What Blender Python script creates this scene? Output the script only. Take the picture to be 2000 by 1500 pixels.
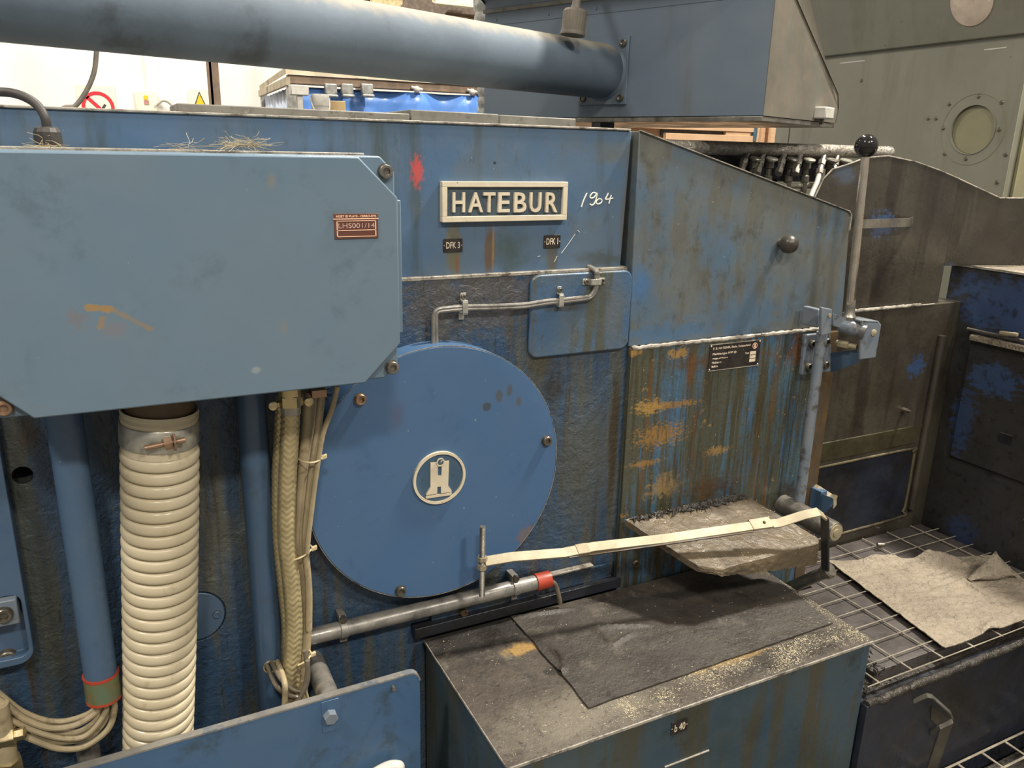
import bpy, bmesh, math, random
from math import sin, cos, pi, sqrt, radians
from mathutils import Vector, Matrix, noise as mnoise
random.seed(7)
for o in list(bpy.data.objects):
    bpy.data.objects.remove(o)
S = bpy.context.scene
COL = S.collection

# ------------------------------------------------------------------ camera
YAW, PITCH, ROLL, FPX = 0.466676, 0.285231, -0.0231615, 1560.79
CAM = Vector((0.0, -1.15, 1.60))
_f = Vector((sin(YAW) * cos(PITCH), cos(YAW) * cos(PITCH), -sin(PITCH)))
_x = Vector((cos(YAW), -sin(YAW), 0))
_d = _f.cross(_x)
RX = cos(ROLL) * _x + sin(ROLL) * _d
RD = -sin(ROLL) * _x + cos(ROLL) * _d
cam = bpy.data.cameras.new('camera')
cam.sensor_width = 36
cam.lens = FPX / 2000 * 36
cam.clip_start = 0.02
camo = bpy.data.objects.new('camera', cam)
COL.objects.link(camo)
camo.matrix_world = Matrix(((RX.x, -RD.x, -_f.x, CAM.x), (RX.y, -RD.y, -_f.y, CAM.y), (RX.z, -RD.z, -_f.z, CAM.z), (0, 0, 0, 1)))
S.camera = camo

# ------------------------------------------------------------------ light and exposure
S.view_settings.view_transform = 'Standard'
S.view_settings.look = 'None'
S.view_settings.gamma = 1
S.view_settings.use_curve_mapping = False
S.view_settings.exposure = 0.10
W = bpy.data.worlds.new('hall')
S.world = W
W.use_nodes = True
W.node_tree.nodes['Background'].inputs[0].default_value = (1.0, 0.95, 0.87, 1)
W.node_tree.nodes['Background'].inputs[1].default_value = 0.36

def lamp(name, loc, power, size=0.55, col=(1, 0.93, 0.82)):
    """round high-bay lamp of the hall, hanging straight down"""
    l = bpy.data.lights.new(name, 'AREA')
    l.shape = 'DISK'
    l.size = size
    l.energy = power
    l.color = col
    o = bpy.data.objects.new(name, l)
    COL.objects.link(o)
    o.location = loc
    return o

lamp('high_bay_right_offscreen', (3.0, -0.45, 5.2), 430, 0.45)
lamp('high_bay_front_offscreen', (1.9, -4.4, 5.2), 190)
lamp('high_bay_front_offscreen', (-0.7, -4.4, 5.2), 190)
lamp('high_bay_left_offscreen', (-2.4, -1.2, 5.2), 130)
lamp('high_bay_rear_offscreen', (1.6, 1.7, 5.2), 130)
lamp('high_bay_rear_offscreen', (-0.8, 4.4, 5.2), 190)
lamp('high_bay_rear_offscreen', (3.5, 3.8, 5.2), 70)

# ------------------------------------------------------------------ helpers
def at(u, v, x=None, y=None, z=None):
    d = RX * ((u - 1000) / FPX) + RD * ((v - 750) / FPX) + _f
    if x is not None: t = (x - CAM.x) / d.x
    elif y is not None: t = (y - CAM.y) / d.y
    else: t = (z - CAM.z) / d.z
    return CAM + d * t

def atn(u, v, p0, n):
    d = RX * ((u - 1000) / FPX) + RD * ((v - 750) / FPX) + _f
    return CAM + d * ((Vector(p0) - CAM).dot(n) / d.dot(n))

V = Vector

class MB:
    def __init__(s):
        s.v = []; s.f = []
    def add(s, vs, fs):
        b = len(s.v)
        s.v += [V(p) for p in vs]
        s.f += [tuple(i + b for i in f) for f in fs]
        return s
    def box(s, a, b):
        x0, y0, z0 = a; x1, y1, z1 = b
        return s.add([(x0, y0, z0), (x1, y0, z0), (x1, y1, z0), (x0, y1, z0), (x0, y0, z1), (x1, y0, z1), (x1, y1, z1), (x0, y1, z1)],
                     [(0, 3, 2, 1), (4, 5, 6, 7), (0, 1, 5, 4), (1, 2, 6, 5), (2, 3, 7, 6), (3, 0, 4, 7)])
    def obox(s, c, ax, ay, az):
        c = V(c); ax = V(ax); ay = V(ay); az = V(az)
        vs = [c + ax * i + ay * j + az * k for k in (-1, 1) for (i, j) in ((-1, -1), (1, -1), (1, 1), (-1, 1))]
        return s.add(vs, [(0, 3, 2, 1), (4, 5, 6, 7), (0, 1, 5, 4), (1, 2, 6, 5), (2, 3, 7, 6), (3, 0, 4, 7)])
    def prism(s, poly, ext):
        n = len(poly); ext = V(ext)
        vs = [V(p) for p in poly] + [V(p) + ext for p in poly]
        return s.add(vs, [tuple(range(n))[::-1], tuple(range(n, 2 * n))] + [(i, (i + 1) % n, n + (i + 1) % n, n + i) for i in range(n)])
    def lathe(s, o, d, prof, seg=32, cap=True):
        d = V(d).normalized(); o = V(o)
        a = d.orthogonal().normalized(); b = d.cross(a)
        vs = []; fs = []
        for r, t in prof:
            for i in range(seg):
                an = 2 * pi * i / seg
                vs.append(o + d * t + (a * cos(an) + b * sin(an)) * r)
        for j in range(len(prof) - 1):
            for i in range(seg):
                k = (i + 1) % seg
                fs.append((j * seg + i, j * seg + k, (j + 1) * seg + k, (j + 1) * seg + i))
        if cap:
            fs.append(tuple(range(seg))[::-1])
            fs.append(tuple(range((len(prof) - 1) * seg, len(prof) * seg)))
        return s.add(vs, fs)
    def cyl(s, p0, p1, r, seg=20, r1=None, ch=0.0):
        p0 = V(p0); p1 = V(p1); L = (p1 - p0).length
        r1 = r if r1 is None else r1
        if ch: pr = [(r - ch, 0), (r, ch), (r1, L - ch), (r1 - ch, L)]
        else: pr = [(r, 0), (r1, L)]
        return s.lathe(p0, p1 - p0, pr, seg)
    def sphere(s, c, r, seg=28, rings=16):
        pr = [(max(r * sin(pi * i / rings), 1e-5), -r * cos(pi * i / rings)) for i in range(rings + 1)]
        return s.lathe(c, (0, 0, 1), pr, seg)
    def tube(s, pts, r, seg=12, fn=None, cap=True):
        pts = [V(p) for p in pts]
        n = len(pts); vs = []; fs = []
        T = []
        for i in range(n):
            T.append((pts[min(i + 1, n - 1)] - pts[max(i - 1, 0)]).normalized())
        a = T[0].orthogonal().normalized()
        for i in range(n):
            a = (a - T[i] * a.dot(T[i])).normalized()
            b = T[i].cross(a)
            for j in range(seg):
                an = 2 * pi * j / seg
                rr = r(i / (n - 1)) if callable(r) else r
                if fn: rr += fn(i, j)
                vs.append(pts[i] + (a * cos(an) + b * sin(an)) * rr)
        for i in range(n - 1):
            for j in range(seg):
                k = (j + 1) % seg
                fs.append((i * seg + j, i * seg + k, (i + 1) * seg + k, (i + 1) * seg + j))
        if cap:
            fs.append(tuple(range(seg))[::-1]); fs.append(tuple(range((n - 1) * seg, n * seg)))
        return s.add(vs, fs)
    def strip(s, pts, wv, th):
        """flat bar swept along pts; wv = half-width vector, th = half thickness"""
        pts = [V(p) for p in pts]; wv = V(wv); n = len(pts); vs = []; fs = []
        for i in range(n):
            t = (pts[min(i + 1, n - 1)] - pts[max(i - 1, 0)]).normalized()
            nn = t.cross(wv).normalized() * th
            vs += [pts[i] - wv - nn, pts[i] + wv - nn, pts[i] + wv + nn, pts[i] - wv + nn]
        for i in range(n - 1):
            for j in range(4):
                k = (j + 1) % 4
                fs.append((i * 4 + j, i * 4 + k, i * 4 + 4 + k, i * 4 + 4 + j))
        fs += [(3, 2, 1, 0), (n * 4 - 4, n * 4 - 3, n * 4 - 2, n * 4 - 1)]
        return s.add(vs, fs)
    def ring(s, c, n, r0, r1, h, seg=48):
        """flat ring, n = outward direction"""
        c = V(c); n = V(n).normalized(); a = n.orthogonal().normalized(); b = n.cross(a); vs = []; fs = []
        for (r, t) in ((r0, 0), (r0, h), (r1, h), (r1, 0)):
            for i in range(seg):
                an = 2 * pi * i / seg
                vs.append(c + n * t + (a * cos(an) + b * sin(an)) * r)
        for j in range(4):
            for i in range(seg):
                k = (i + 1) % seg; jj = (j + 1) % 4
                fs.append((j * seg + i, j * seg + k, jj * seg + k, jj * seg + i))
        return s.add(vs, fs)
    def build(s, name, mat, parent=None, bevel=0.0, seg=2, smooth=35, origin=None):
        me = bpy.data.meshes.new(name)
        lo = [min(p[i] for p in s.v) for i in range(3)]; hi = [max(p[i] for p in s.v) for i in range(3)]
        c = V(origin) if origin else V(((lo[0] + hi[0]) / 2, (lo[1] + hi[1]) / 2, lo[2]))
        me.from_pydata([tuple(p - c) for p in s.v], [], s.f)
        bm = bmesh.new(); bm.from_mesh(me)
        bmesh.ops.recalc_face_normals(bm, faces=bm.faces)
        bm.to_mesh(me); bm.free()
        if smooth:
            me.polygons.foreach_set('use_smooth', [True] * len(me.polygons))
            me.set_sharp_from_angle(angle=radians(smooth))
        if mat: me.materials.append(mat)
        o = bpy.data.objects.new(name, me)
        COL.objects.link(o)
        if parent:
            o.parent = parent
            o.location = c - wloc(parent)
        else:
            o.location = c
        if bevel:
            m = o.modifiers.new('bevel', 'BEVEL'); m.width = bevel; m.segments = seg; m.limit_method = 'ANGLE'; m.angle_limit = radians(40)
        return o

def wloc(o):
    p = V(o.location)
    while o.parent:
        o = o.parent; p = p + V(o.location)
    return p

def tag(o, label=None, cat=None, group=None, kind=None):
    if label: o['label'] = label
    if cat: o['category'] = cat
    if group: o['group'] = group
    if kind: o['kind'] = kind
    return o

def thing(name, loc, label, cat, group=None):
    o = bpy.data.objects.new(name, None)
    o.empty_display_size = 0.05
    COL.objects.link(o); o.location = loc
    return tag(o, label, cat, group)

def spline(pts, n=12):
    """Catmull-Rom through pts"""
    P = [V(p) for p in pts]; P = [P[0] * 2 - P[1]] + P + [P[-1] * 2 - P[-2]]
    out = []
    for i in range(1, len(P) - 2):
        for k in range(n):
            t = k / n
            out.append(0.5 * (2 * P[i] + (P[i + 1] - P[i - 1]) * t + (2 * P[i - 1] - 5 * P[i] + 4 * P[i + 1] - P[i + 2]) * t * t + (3 * P[i] - P[i - 1] - 3 * P[i + 1] + P[i + 2]) * t ** 3))
    out.append(P[-2])
    return out

def rrect(x0, x1, z0, z1, y, r, n=5):
    out = []
    for cx, cz, a0 in ((x1 - r, z0 + r, -90), (x1 - r, z1 - r, 0), (x0 + r, z1 - r, 90), (x0 + r, z0 + r, 180)):
        for i in range(n + 1):
            a = radians(a0 + 90 * i / n)
            out.append(V((cx + r * cos(a), y, cz + r * sin(a))))
    return out

def cut(o, mb):
    """cut the closed shape mb out of the mesh object o"""
    bev = [(m.width, m.segments) for m in o.modifiers if m.type == 'BEVEL']
    o.modifiers.clear()
    c = mb.build('cutter', o.data.materials[0], None, smooth=0)
    m = o.modifiers.new('cut', 'BOOLEAN'); m.operation = 'DIFFERENCE'; m.solver = 'EXACT'; m.object = c
    bpy.context.view_layer.update()
    me = bpy.data.meshes.new_from_object(o.evaluated_get(bpy.context.evaluated_depsgraph_get()))
    o.modifiers.clear(); nm = o.data.name; old = o.data; o.data = me; bpy.data.meshes.remove(old); me.name = nm
    bpy.data.objects.remove(c)
    me.polygons.foreach_set('use_smooth', [True] * len(me.polygons)); me.set_sharp_from_angle(angle=radians(35))
    for w, sg in bev:
        m = o.modifiers.new('bevel', 'BEVEL'); m.width = min(w, .001); m.segments = sg; m.limit_method = 'ANGLE'; m.angle_limit = radians(40)

_fc = {}
def glyph(txt, x0, x1, z0, z1, y, depth, mat, parent, name='letter', weight=0.0, axis='y'):
    """raised lettering fitted into a rectangle on the plane y (facing -Y)"""
    key = (txt, weight)
    if key not in _fc:
        cu = bpy.data.curves.new('t', 'FONT'); cu.body = txt; cu.size = 1; cu.offset = weight; cu.resolution_u = 4
        ob = bpy.data.objects.new('t', cu); COL.objects.link(ob)
        dg = bpy.context.evaluated_depsgraph_get()
        me = bpy.data.meshes.new_from_object(ob.evaluated_get(dg))
        _fc[key] = ([tuple(v.co) for v in me.vertices], [tuple(p.vertices) for p in me.polygons])
        bpy.data.objects.remove(ob); bpy.data.curves.remove(cu); bpy.data.meshes.remove(me)
    vs, fs = _fc[key]
    ax = [v[0] for v in vs]; ay = [v[1] for v in vs]
    lx, hx, ly, hy = min(ax), max(ax), min(ay), max(ay)
    pts = [V((x0 + (v[0] - lx) / (hx - lx) * (x1 - x0), y, z0 + (v[1] - ly) / (hy - ly) * (z1 - z0))) for v in vs]
    bm = bmesh.new()
    bv = [bm.verts.new(p) for p in pts]
    for f in fs:
        try: bm.faces.new([bv[i] for i in f])
        except ValueError: pass
    bmesh.ops.remove_doubles(bm, verts=bm.verts, dist=1e-6)
    r = bmesh.ops.extrude_face_region(bm, geom=list(bm.faces))
    for e in r['geom']:
        if isinstance(e, bmesh.types.BMVert): e.co.y -= depth
    m = MB()
    bm.verts.index_update()
    m.add([v.co.copy() for v in bm.verts], [tuple(v.index for v in f.verts) for f in bm.faces])
    bm.free()
    return m.build(name, mat, parent, smooth=0)

# ------------------------------------------------------------------ materials
class N:
    def __init__(s, name):
        s.m = bpy.data.materials.new(name); s.m.use_nodes = True
        s.t = s.m.node_tree; s.b = s.t.nodes['Principled BSDF']
        s.pos = s.t.nodes.new('ShaderNodeNewGeometry').outputs['Position']
    def new(s, ty, **k):
        n = s.t.nodes.new(ty)
        for a, v in k.items(): setattr(n, a, v)
        return n
    def link(s, a, b): s.t.links.new(a, b)
    def mapped(s, sc, src=None):
        n = s.new('ShaderNodeVectorMath', operation='MULTIPLY'); s.link(src or s.pos, n.inputs[0]); n.inputs[1].default_value = sc
        return n.outputs[0]
    def noise(s, vec, scale=1, detail=4, rough=0.6, dist=0.0):
        n = s.new('ShaderNodeTexNoise'); s.link(vec, n.inputs['Vector'])
        n.inputs['Scale'].default_value = scale; n.inputs['Detail'].default_value = detail; n.inputs['Roughness'].default_value = rough; n.inputs['Distortion'].default_value = dist
        return n.outputs['Fac']
    def rng(s, x, a, b, lo=0.0, hi=1.0):
        n = s.new('ShaderNodeMapRange'); n.interpolation_type = 'SMOOTHSTEP'; s.link(x, n.inputs[0])
        for i, q in zip((1, 2, 3, 4), (a, b, lo, hi)): n.inputs[i].default_value = q
        return n.outputs[0]
    def math(s, op, a, b=None):
        n = s.new('ShaderNodeMath', operation=op)
        for i, q in enumerate((a, b)):
            if q is None: continue
            if isinstance(q, (int, float)): n.inputs[i].default_value = q
            else: s.link(q, n.inputs[i])
        return n.outputs[0]
    def mix(s, fac, a, b):
        n = s.new('ShaderNodeMix', data_type='RGBA')
        if isinstance(fac, (int, float)): n.inputs[0].default_value = fac
        else: s.link(fac, n.inputs[0])
        for i, q in ((6, a), (7, b)):
            if isinstance(q, tuple): n.inputs[i].default_value = (*q[:3], 1)
            else: s.link(q, n.inputs[i])
        return n.outputs[2]
    def blob(s, c, r, soft=0.5, dist=0.6, nscale=30, strength=1.0):
        """stain mask: an ellipsoid about c with a ragged edge"""
        a = s.new('ShaderNodeVectorMath', operation='SUBTRACT'); s.link(s.pos, a.inputs[0]); a.inputs[1].default_value = tuple(c)
        b = s.new('ShaderNodeVectorMath', operation='DIVIDE'); s.link(a.outputs[0], b.inputs[0]); b.inputs[1].default_value = r
        l = s.new('ShaderNodeVectorMath', operation='LENGTH'); s.link(b.outputs[0], l.inputs[0])
        # noise stretched with the stain
        mx = max(r[0], r[2] if r[2] < 5 else 0.01)
        k = nscale
        vec = s.mapped((k * (1 if r[0] >= mx * .5 else 2.0), k, k * (1 if r[2] >= mx * .5 else 2.0) * (0.25 if r[2] > 3 * r[0] else 1)))
        nz = s.noise(vec, 1, 4, .65)
        d = s.math('ADD', l.outputs['Value'], s.math('MULTIPLY', s.math('SUBTRACT', nz, 0.5), dist * 2))
        return s.rng(d, 1.0, 1.0 - soft, 0, strength)

def paint(name, base, var=None, vscale=7, streak=None, dirt=None, specks=None, blobs=(), rough=0.45, rvar=0.15, metal=0.0, bump=None, spec=0.5, post=()):
    n = N(name)
    c = base
    if var:
        c = n.mix(n.rng(n.noise(n.pos, vscale, 5, .6), .35, .65), base, var)
    for st in ([streak] if isinstance(streak, tuple) else (streak or [])):
        col, amt, sx, sz, lo, hi = st
        m = n.rng(n.noise(n.mapped((sx, sx, sz)), 1, 6, .62), lo, hi, 0, amt)
        c = n.mix(m, c, col)
    for d in ([dirt] if isinstance(dirt, tuple) else (dirt or [])):
        col, amt, sc, lo, hi = d
        m = n.rng(n.noise(n.pos, sc, 8, .7), lo, hi, 0, amt)
        c = n.mix(m, c, col)
    for (bc, br, col, kw) in blobs:
        c = n.mix(n.blob(bc, br, **kw), c, col)
    for (col, amt, sx, sz, lo, hi) in post:
        c = n.mix(n.rng(n.noise(n.mapped((sx, sx, sz)), 1, 8, .72), lo, hi, 0, amt), c, col)
    if specks:
        col, amt, sc, lo = specks
        c = n.mix(n.rng(n.noise(n.pos, sc, 2, .5), lo, lo + .04, 0, amt), c, col)
    if isinstance(c, tuple): n.b.inputs['Base Color'].default_value = (*c, 1)
    else: n.link(c, n.b.inputs['Base Color'])
    n.link(n.rng(n.noise(n.pos, 14, 5, .6), .3, .7, max(rough - rvar, .03), min(rough + rvar, 1)), n.b.inputs['Roughness'])
    n.b.inputs['Metallic'].default_value = metal
    n.b.inputs['Specular IOR Level'].default_value = spec
    if bump:
        prev = None
        for (st, sc, dist, det) in ([bump] if isinstance(bump, tuple) else bump):
            bn = n.new('ShaderNodeBump'); bn.inputs['Strength'].default_value = st; bn.inputs['Distance'].default_value = dist
            n.link(n.noise(n.pos, sc, det, .6, .4), bn.inputs['Height'])
            if prev: n.link(prev, bn.inputs['Normal'])
            prev = bn.outputs[0]
        n.link(prev, n.b.inputs['Normal'])
    return n.m

def flat(name, col, rough=.5, metal=0, spec=.5, var=.25, sc=40):
    return paint(name, tuple(c * (1 - var) for c in col), tuple(min(c * (1 + var), 1) for c in col), sc, rough=rough, rvar=.1, metal=metal, spec=spec)
#MATERIALS
BLUE = (0.066, 0.128, 0.222); BLUE2 = (0.075, 0.145, 0.235)
GREENISH = (0.075, 0.085, 0.06); BROWN = (0.10, 0.055, 0.022); OCHRE = (0.30, 0.17, 0.05); OIL = (0.012, 0.010, 0.008)
GREY = (0.17, 0.17, 0.15)
YU, YC, YD, YS, YR = 0.008, 0.0, -0.006, -0.014, -0.040      # upper panel, casting, door, stained plate, round cover

def B(u, v, y, ru, rv, col, soft=.5, dist=.6, ns=30, st=1.0):
    """stain given by where it sits on the plane y: centre and half sizes in photo pixels"""
    c = at(u, v, y=y); a = at(u + ru, v, y=y); b = at(u, v + rv, y=y)
    return (tuple(c), (abs(a.x - c.x), 9.0, abs(b.z - c.z)), col, dict(soft=soft, dist=dist, nscale=ns, strength=st))

M = {}
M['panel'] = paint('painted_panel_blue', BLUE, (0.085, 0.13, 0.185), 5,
    streak=[((0.05, 0.068, 0.062), .75, 16, 2.2, .52, .68)],
    dirt=[((0.11, 0.11, 0.09), .35, 9, .5, .7), (OIL, .5, 60, .70, .76)],
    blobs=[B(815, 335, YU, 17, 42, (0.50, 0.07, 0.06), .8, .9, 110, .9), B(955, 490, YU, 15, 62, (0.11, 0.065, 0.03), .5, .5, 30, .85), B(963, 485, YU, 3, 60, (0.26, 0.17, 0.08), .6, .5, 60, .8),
           B(885, 485, YU, 22, 70, (0.13, 0.115, 0.06), .6, .6, 40, .8), B(893, 520, YU, 5, 30, (0.17, 0.07, 0.02), .6, .6, 40, .7),
           B(1078, 500, YU, 13, 60, (0.085, 0.075, 0.045), .6, .7, 40, .75),
           B(1000, 490, YU, 40, 60, (0.05, 0.075, 0.062), .8, .7, 30, .7),
           B(1225, 420, YU, 16, 150, (0.09, 0.085, 0.06), .8, .6, 20, .8), B(1195, 300, YU, 60, 34, (0.1, 0.11, 0.10), .9, .6, 25, .7),
           B(1170, 505, YU, 60, 25, (0.06, 0.07, 0.06), .8, .9, 40, .7), B(966, 318, YU, 4, 4, OIL, .6, .8, 200, .8)],
    post=[((0.05, 0.055, 0.05), .4, 60, 20, .56, .70)], specks=((.5, .5, .45), .6, 260, .745), rough=.42, bump=(.12, 60, .002, 4))
M['door'] = paint('painted_door_blue', (0.075, 0.12, 0.17), (0.11, 0.125, 0.125), 9,
    streak=[((0.10, 0.10, 0.082), .85, 22, 6, .45, .60), ((0.055, 0.12, 0.22), .5, 30, 4, .60, .68)],
    dirt=[((0.055, 0.055, 0.045), .6, 20, .52, .68), ((0.06, 0.125, 0.215), .6, 26, .60, .70)],
    blobs=[B(1560, 370, YD, 130, 80, (0.12, 0.12, 0.10), .9, .5, 16, .8), B(1250, 560, YD, 26, 60, (0.05, 0.13, 0.27), .8, .7, 20, .8),
           B(1310, 650, YD, 130, 26, (0.058, 0.125, 0.22), .8, .8, 40, .8), B(1450, 620, YD, 150, 46, (0.065, 0.12, 0.19), .9, .8, 40, .6), B(1400, 480, YD, 50, 70, (0.065, 0.125, 0.20), .9, .9, 40, .6), B(1275, 300, YD, 35, 30, (0.14, 0.14, 0.12), .8, .6, 20, .7),
           B(1625, 560, YD, 18, 120, (0.11, 0.105, 0.085), .8, .5, 20, .8), ],
    post=[((0.045, 0.045, 0.036), .4, 70, 26, .54, .68)], specks=((.5, .5, .42), .5, 240, .75), rough=.45, bump=(.1, 70, .002, 4))
M['cast'] = paint('rough_cast_paint_blue', (0.030, 0.062, 0.115), (0.040, 0.075, 0.125), 6,
    streak=[((0.085, 0.085, 0.062), .85, 26, 2.6, .47, .62), ((0.05, 0.038, 0.018), .9, 34, 1.6, .56, .68)],
    dirt=[((0.03, 0.028, 0.02), .5, 18, .55, .7)],
    blobs=[B(930, 590, YC, 190, 75, (0.075, 0.072, 0.076), .5, 1.2, 45, .8), B(1150, 900, YC, 90, 200, (0.075, 0.085, 0.085), .9, .8, 30, .7), B(1060, 690, YC, 46, 90, (0.06, 0.055, 0.035), .8, .7, 25, .85), B(1080, 760, YC, 30, 60, (0.025, 0.022, 0.016), .8, .8, 30, .8),
           B(1198, 860, YC, 12, 190, (0.045, 0.032, 0.018), .7, .6, 30, .9), B(1130, 920, YC, 60, 170, (0.075, 0.078, 0.06), .9, .8, 22, .6),
           B(70, 1150, YC, 60, 420, (0.035, 0.042, 0.036), .9, .5, 12, .85),
           B(60, 850, YC, 30, 60, (0.08, 0.055, 0.03), .8, .7, 30, .7)],
    post=[((0.07, 0.072, 0.055), .55, 55, 6, .52, .66), ((0.018, 0.015, 0.011), .6, 100, 16, .56, .68), ((0.10, 0.12, 0.15), .4, 130, 70, .60, .70)], specks=((.35, .33, .28), .5, 300, .73), rough=.33, rvar=.12, bump=[(.55, 55, .008, 5), (.4, 190, .003, 3)])
M['pad'] = paint('scuffed_pad_blue', (0.05, 0.105, 0.19), (0.075, 0.11, 0.15), 12,
    streak=[((0.075, 0.075, 0.05), .85, 40, 4, .50, .62)], dirt=[((0.06, 0.05, 0.03), .6, 60, .58, .68)],
    blobs=[B(1200, 620, -.008, 28, 80, (0.10, 0.115, 0.12), .9, .6, 20, .8), B(1100, 600, -.008, 60, 12, (0.05, 0.045, 0.025), .9, .8, 40, .7)],
    specks=((.6, .58, .5), .6, 240, .75), rough=.4, bump=(.25, 90, .003, 4))
M['stain'] = paint('rust_streaked_paint_blue', (0.05, 0.115, 0.20), (0.05, 0.10, 0.125), 14,
    streak=[((0.065, 0.062, 0.034), .9, 26, 2.2, .42, .56), ((0.045, 0.04, 0.02), .85, 75, 3.0, .50, .60), ((0.12, 0.055, 0.016), .85, 52, 2.6, .57, .66), ((0.055, 0.13, 0.25), .75, 62, 3.6, .60, .66), ((0.02, 0.017, 0.011), .7, 130, 4, .62, .70)],
    dirt=[(OCHRE, .75, 45, .64, .69), ((0.025, 0.02, 0.012), .5, 110, .58, .68)],
    blobs=[B(1270, 795, YS, 34, 18, (0.33, 0.20, 0.055), .5, 1.3, 110, .9), B(1320, 790, YS, 50, 8, (0.25, 0.14, 0.04), .5, 1.5, 130, .8), B(1325, 690, YS, 24, 12, (0.33, 0.19, 0.05), .5, 1.3, 130, .8),
           B(1290, 850, YS, 50, 26, (0.26, 0.14, 0.035), .5, 1.7, 130, .8), B(1260, 905, YS, 36, 7, (0.27, 0.15, 0.045), .5, 1.5, 130, .8), B(1295, 950, YS, 34, 26, (0.26, 0.17, 0.07), .6, 1.5, 110, .7), B(1400, 880, YS, 26, 9, (0.3, 0.18, 0.06), .5, 1.6, 150, .7),
           B(1390, 950, YS, 70, 36, (0.055, 0.028, 0.012), .9, 1.0, 60, .8), B(1555, 680, YS, 22, 50, (0.15, 0.06, 0.016), .9, .8, 50, .8), B(1420, 700, YS, 150, 22, (0.085, 0.045, 0.018), .9, 1.0, 60, .7),
           B(1350, 720, YS, 12, 50, (0.11, 0.05, 0.02), .7, .8, 50, .85), B(1242, 688, YS, 16, 10, (0.34, 0.2, 0.06), .5, 1.0, 120, .8), B(1540, 960, YS, 40, 30, (0.03, 0.02, 0.012), .9, 1.0, 60, .8)],
    post=[((0.045, 0.035, 0.018), .75, 90, 9, .50, .66), ((0.05, 0.028, 0.012), .6, 160, 60, .54, .66), ((0.06, 0.11, 0.16), .5, 120, 14, .60, .68)], specks=((.7, .62, .42), .7, 230, .735), rough=.38, rvar=.18, bump=(.3, 130, .002, 4))
M['cover'] = paint('disc_cover_blue', (0.055, 0.123, 0.25), (0.062, 0.128, 0.24), 5,
    dirt=[((0.03, 0.07, 0.16), .45, 9, .56, .7)],
    blobs=[B(775, 810, YR, 25, 50, (0.07, 0.09, 0.16), .9, .4, 20, .8),
           B(951, 795, YR, 11, 11, (0.05, 0.055, 0.055), .5, .4, 60, .8), B(975, 773, YR, 9, 18, (0.075, 0.08, 0.08), .6, .4, 60, .8), B(995, 763, YR, 8, 16, (0.075, 0.08, 0.08), .6, .4, 60, .8), B(1013, 784, YR, 8, 14, (0.085, 0.09, 0.085), .6, .4, 60, .8),
           B(1030, 1045, YR, 26, 22, (0.20, 0.12, 0.05), .6, 1.0, 90, .55), ],
    specks=((.45, .47, .45), .6, 190, .755), rough=.36, bump=(.05, 80, .001, 3))
M['box'] = paint('enclosure_paint_blue', (0.115, 0.178, 0.24), (0.13, 0.185, 0.235), 4,
    blobs=[B(530, 355, -.2, 14, 24, (0.19, 0.19, 0.16), .9, .6, 30, .7), B(150, 625, -.2, 26, 26, (0.17, 0.15, 0.155), .7, 1.4, 120, .6), B(225, 645, -.2, 36, 24, (0.17, 0.165, 0.19), .8, .9, 60, .75)]
          + [B(176 + 12 * k, 601 + 1.0 * k, -.2, 14, 9, (0.30, 0.19, 0.07), .5, .8, 150, .85) for k in range(4)]
          + [B(222 + 9 * k, 606 + 4.6 * k, -.2, 9, 6, (0.26, 0.175, 0.085), .6, .7, 120, .6) for k in range(9)]
          + [B(200 - 2 * k, 622 + 8 * k, -.2, 9, 7, (0.27, 0.18, 0.075), .6, .9, 150, .7) for k in range(3)] + [
           B(555, 640, -.2, 14, 20, (0.19, 0.18, 0.16), .9, .4, 40, .6), B(500, 723, -.2, 12, 8, (0.26, 0.29, 0.29), .6, .6, 60, .7),
           ],
    dirt=[((0.05, 0.08, 0.10), .35, 10, .55, .7)],
    specks=((.4, .42, .4), .5, 170, .76), rough=.34, rvar=.08, bump=(.05, 40, .001, 3))
M['pipe'] = paint('pipe_paint_blue', (0.052, 0.098, 0.17), (0.064, 0.108, 0.17), 9, dirt=[((0.04, 0.055, 0.06), .5, 16, .55, .7)], specks=((.4, .4, .4), .5, 200, .76), rough=.36, bump=(.06, 90, .001, 3))
M['tubeblue'] = paint('dusty_tube_grey_blue', (0.09, 0.125, 0.16), (0.11, 0.14, 0.165), 6, dirt=[((0.035, 0.04, 0.045), .5, 9, .58, .75)], specks=((.6, .57, .5), .5, 120, .74), rough=.55, bump=(.1, 120, .001, 3))
def dusty(name, base, dust, rough, amount=.85, lo=.35, hi=.85, dirt=None):
    n = N(name)
    g = n.new('ShaderNodeNewGeometry'); sp = n.new('ShaderNodeSeparateXYZ'); n.link(g.outputs['Normal'], sp.inputs[0])
    up = n.math('ADD', sp.outputs[2], n.math('MULTIPLY', n.math('SUBTRACT', n.noise(n.pos, 22, 6, .65), .5), .7))
    c = n.mix(n.rng(n.noise(n.pos, 6, 5, .6), .35, .65), base, tuple(x * 1.25 for x in base))
    if dirt: c = n.mix(n.rng(n.noise(n.pos, 8, 6, .6), .56, .72, 0, .6), c, dirt)
    c = n.mix(n.rng(up, lo, hi, 0, amount), c, dust)
    n.link(c, n.b.inputs['Base Color']); n.b.inputs['Roughness'].default_value = rough
    bn = n.new('ShaderNodeBump'); bn.inputs['Strength'].default_value = .15; bn.inputs['Distance'].default_value = .002
    n.link(n.noise(n.pos, 90, 4), bn.inputs['Height']); n.link(bn.outputs[0], n.b.inputs['Normal'])
    return n.m
M['tube'] = dusty('dusty_tube_blue', (0.085, 0.115, 0.148), (0.30, 0.265, 0.20), .7, .85, .45, .95, (0.03, 0.035, 0.04))
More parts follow.
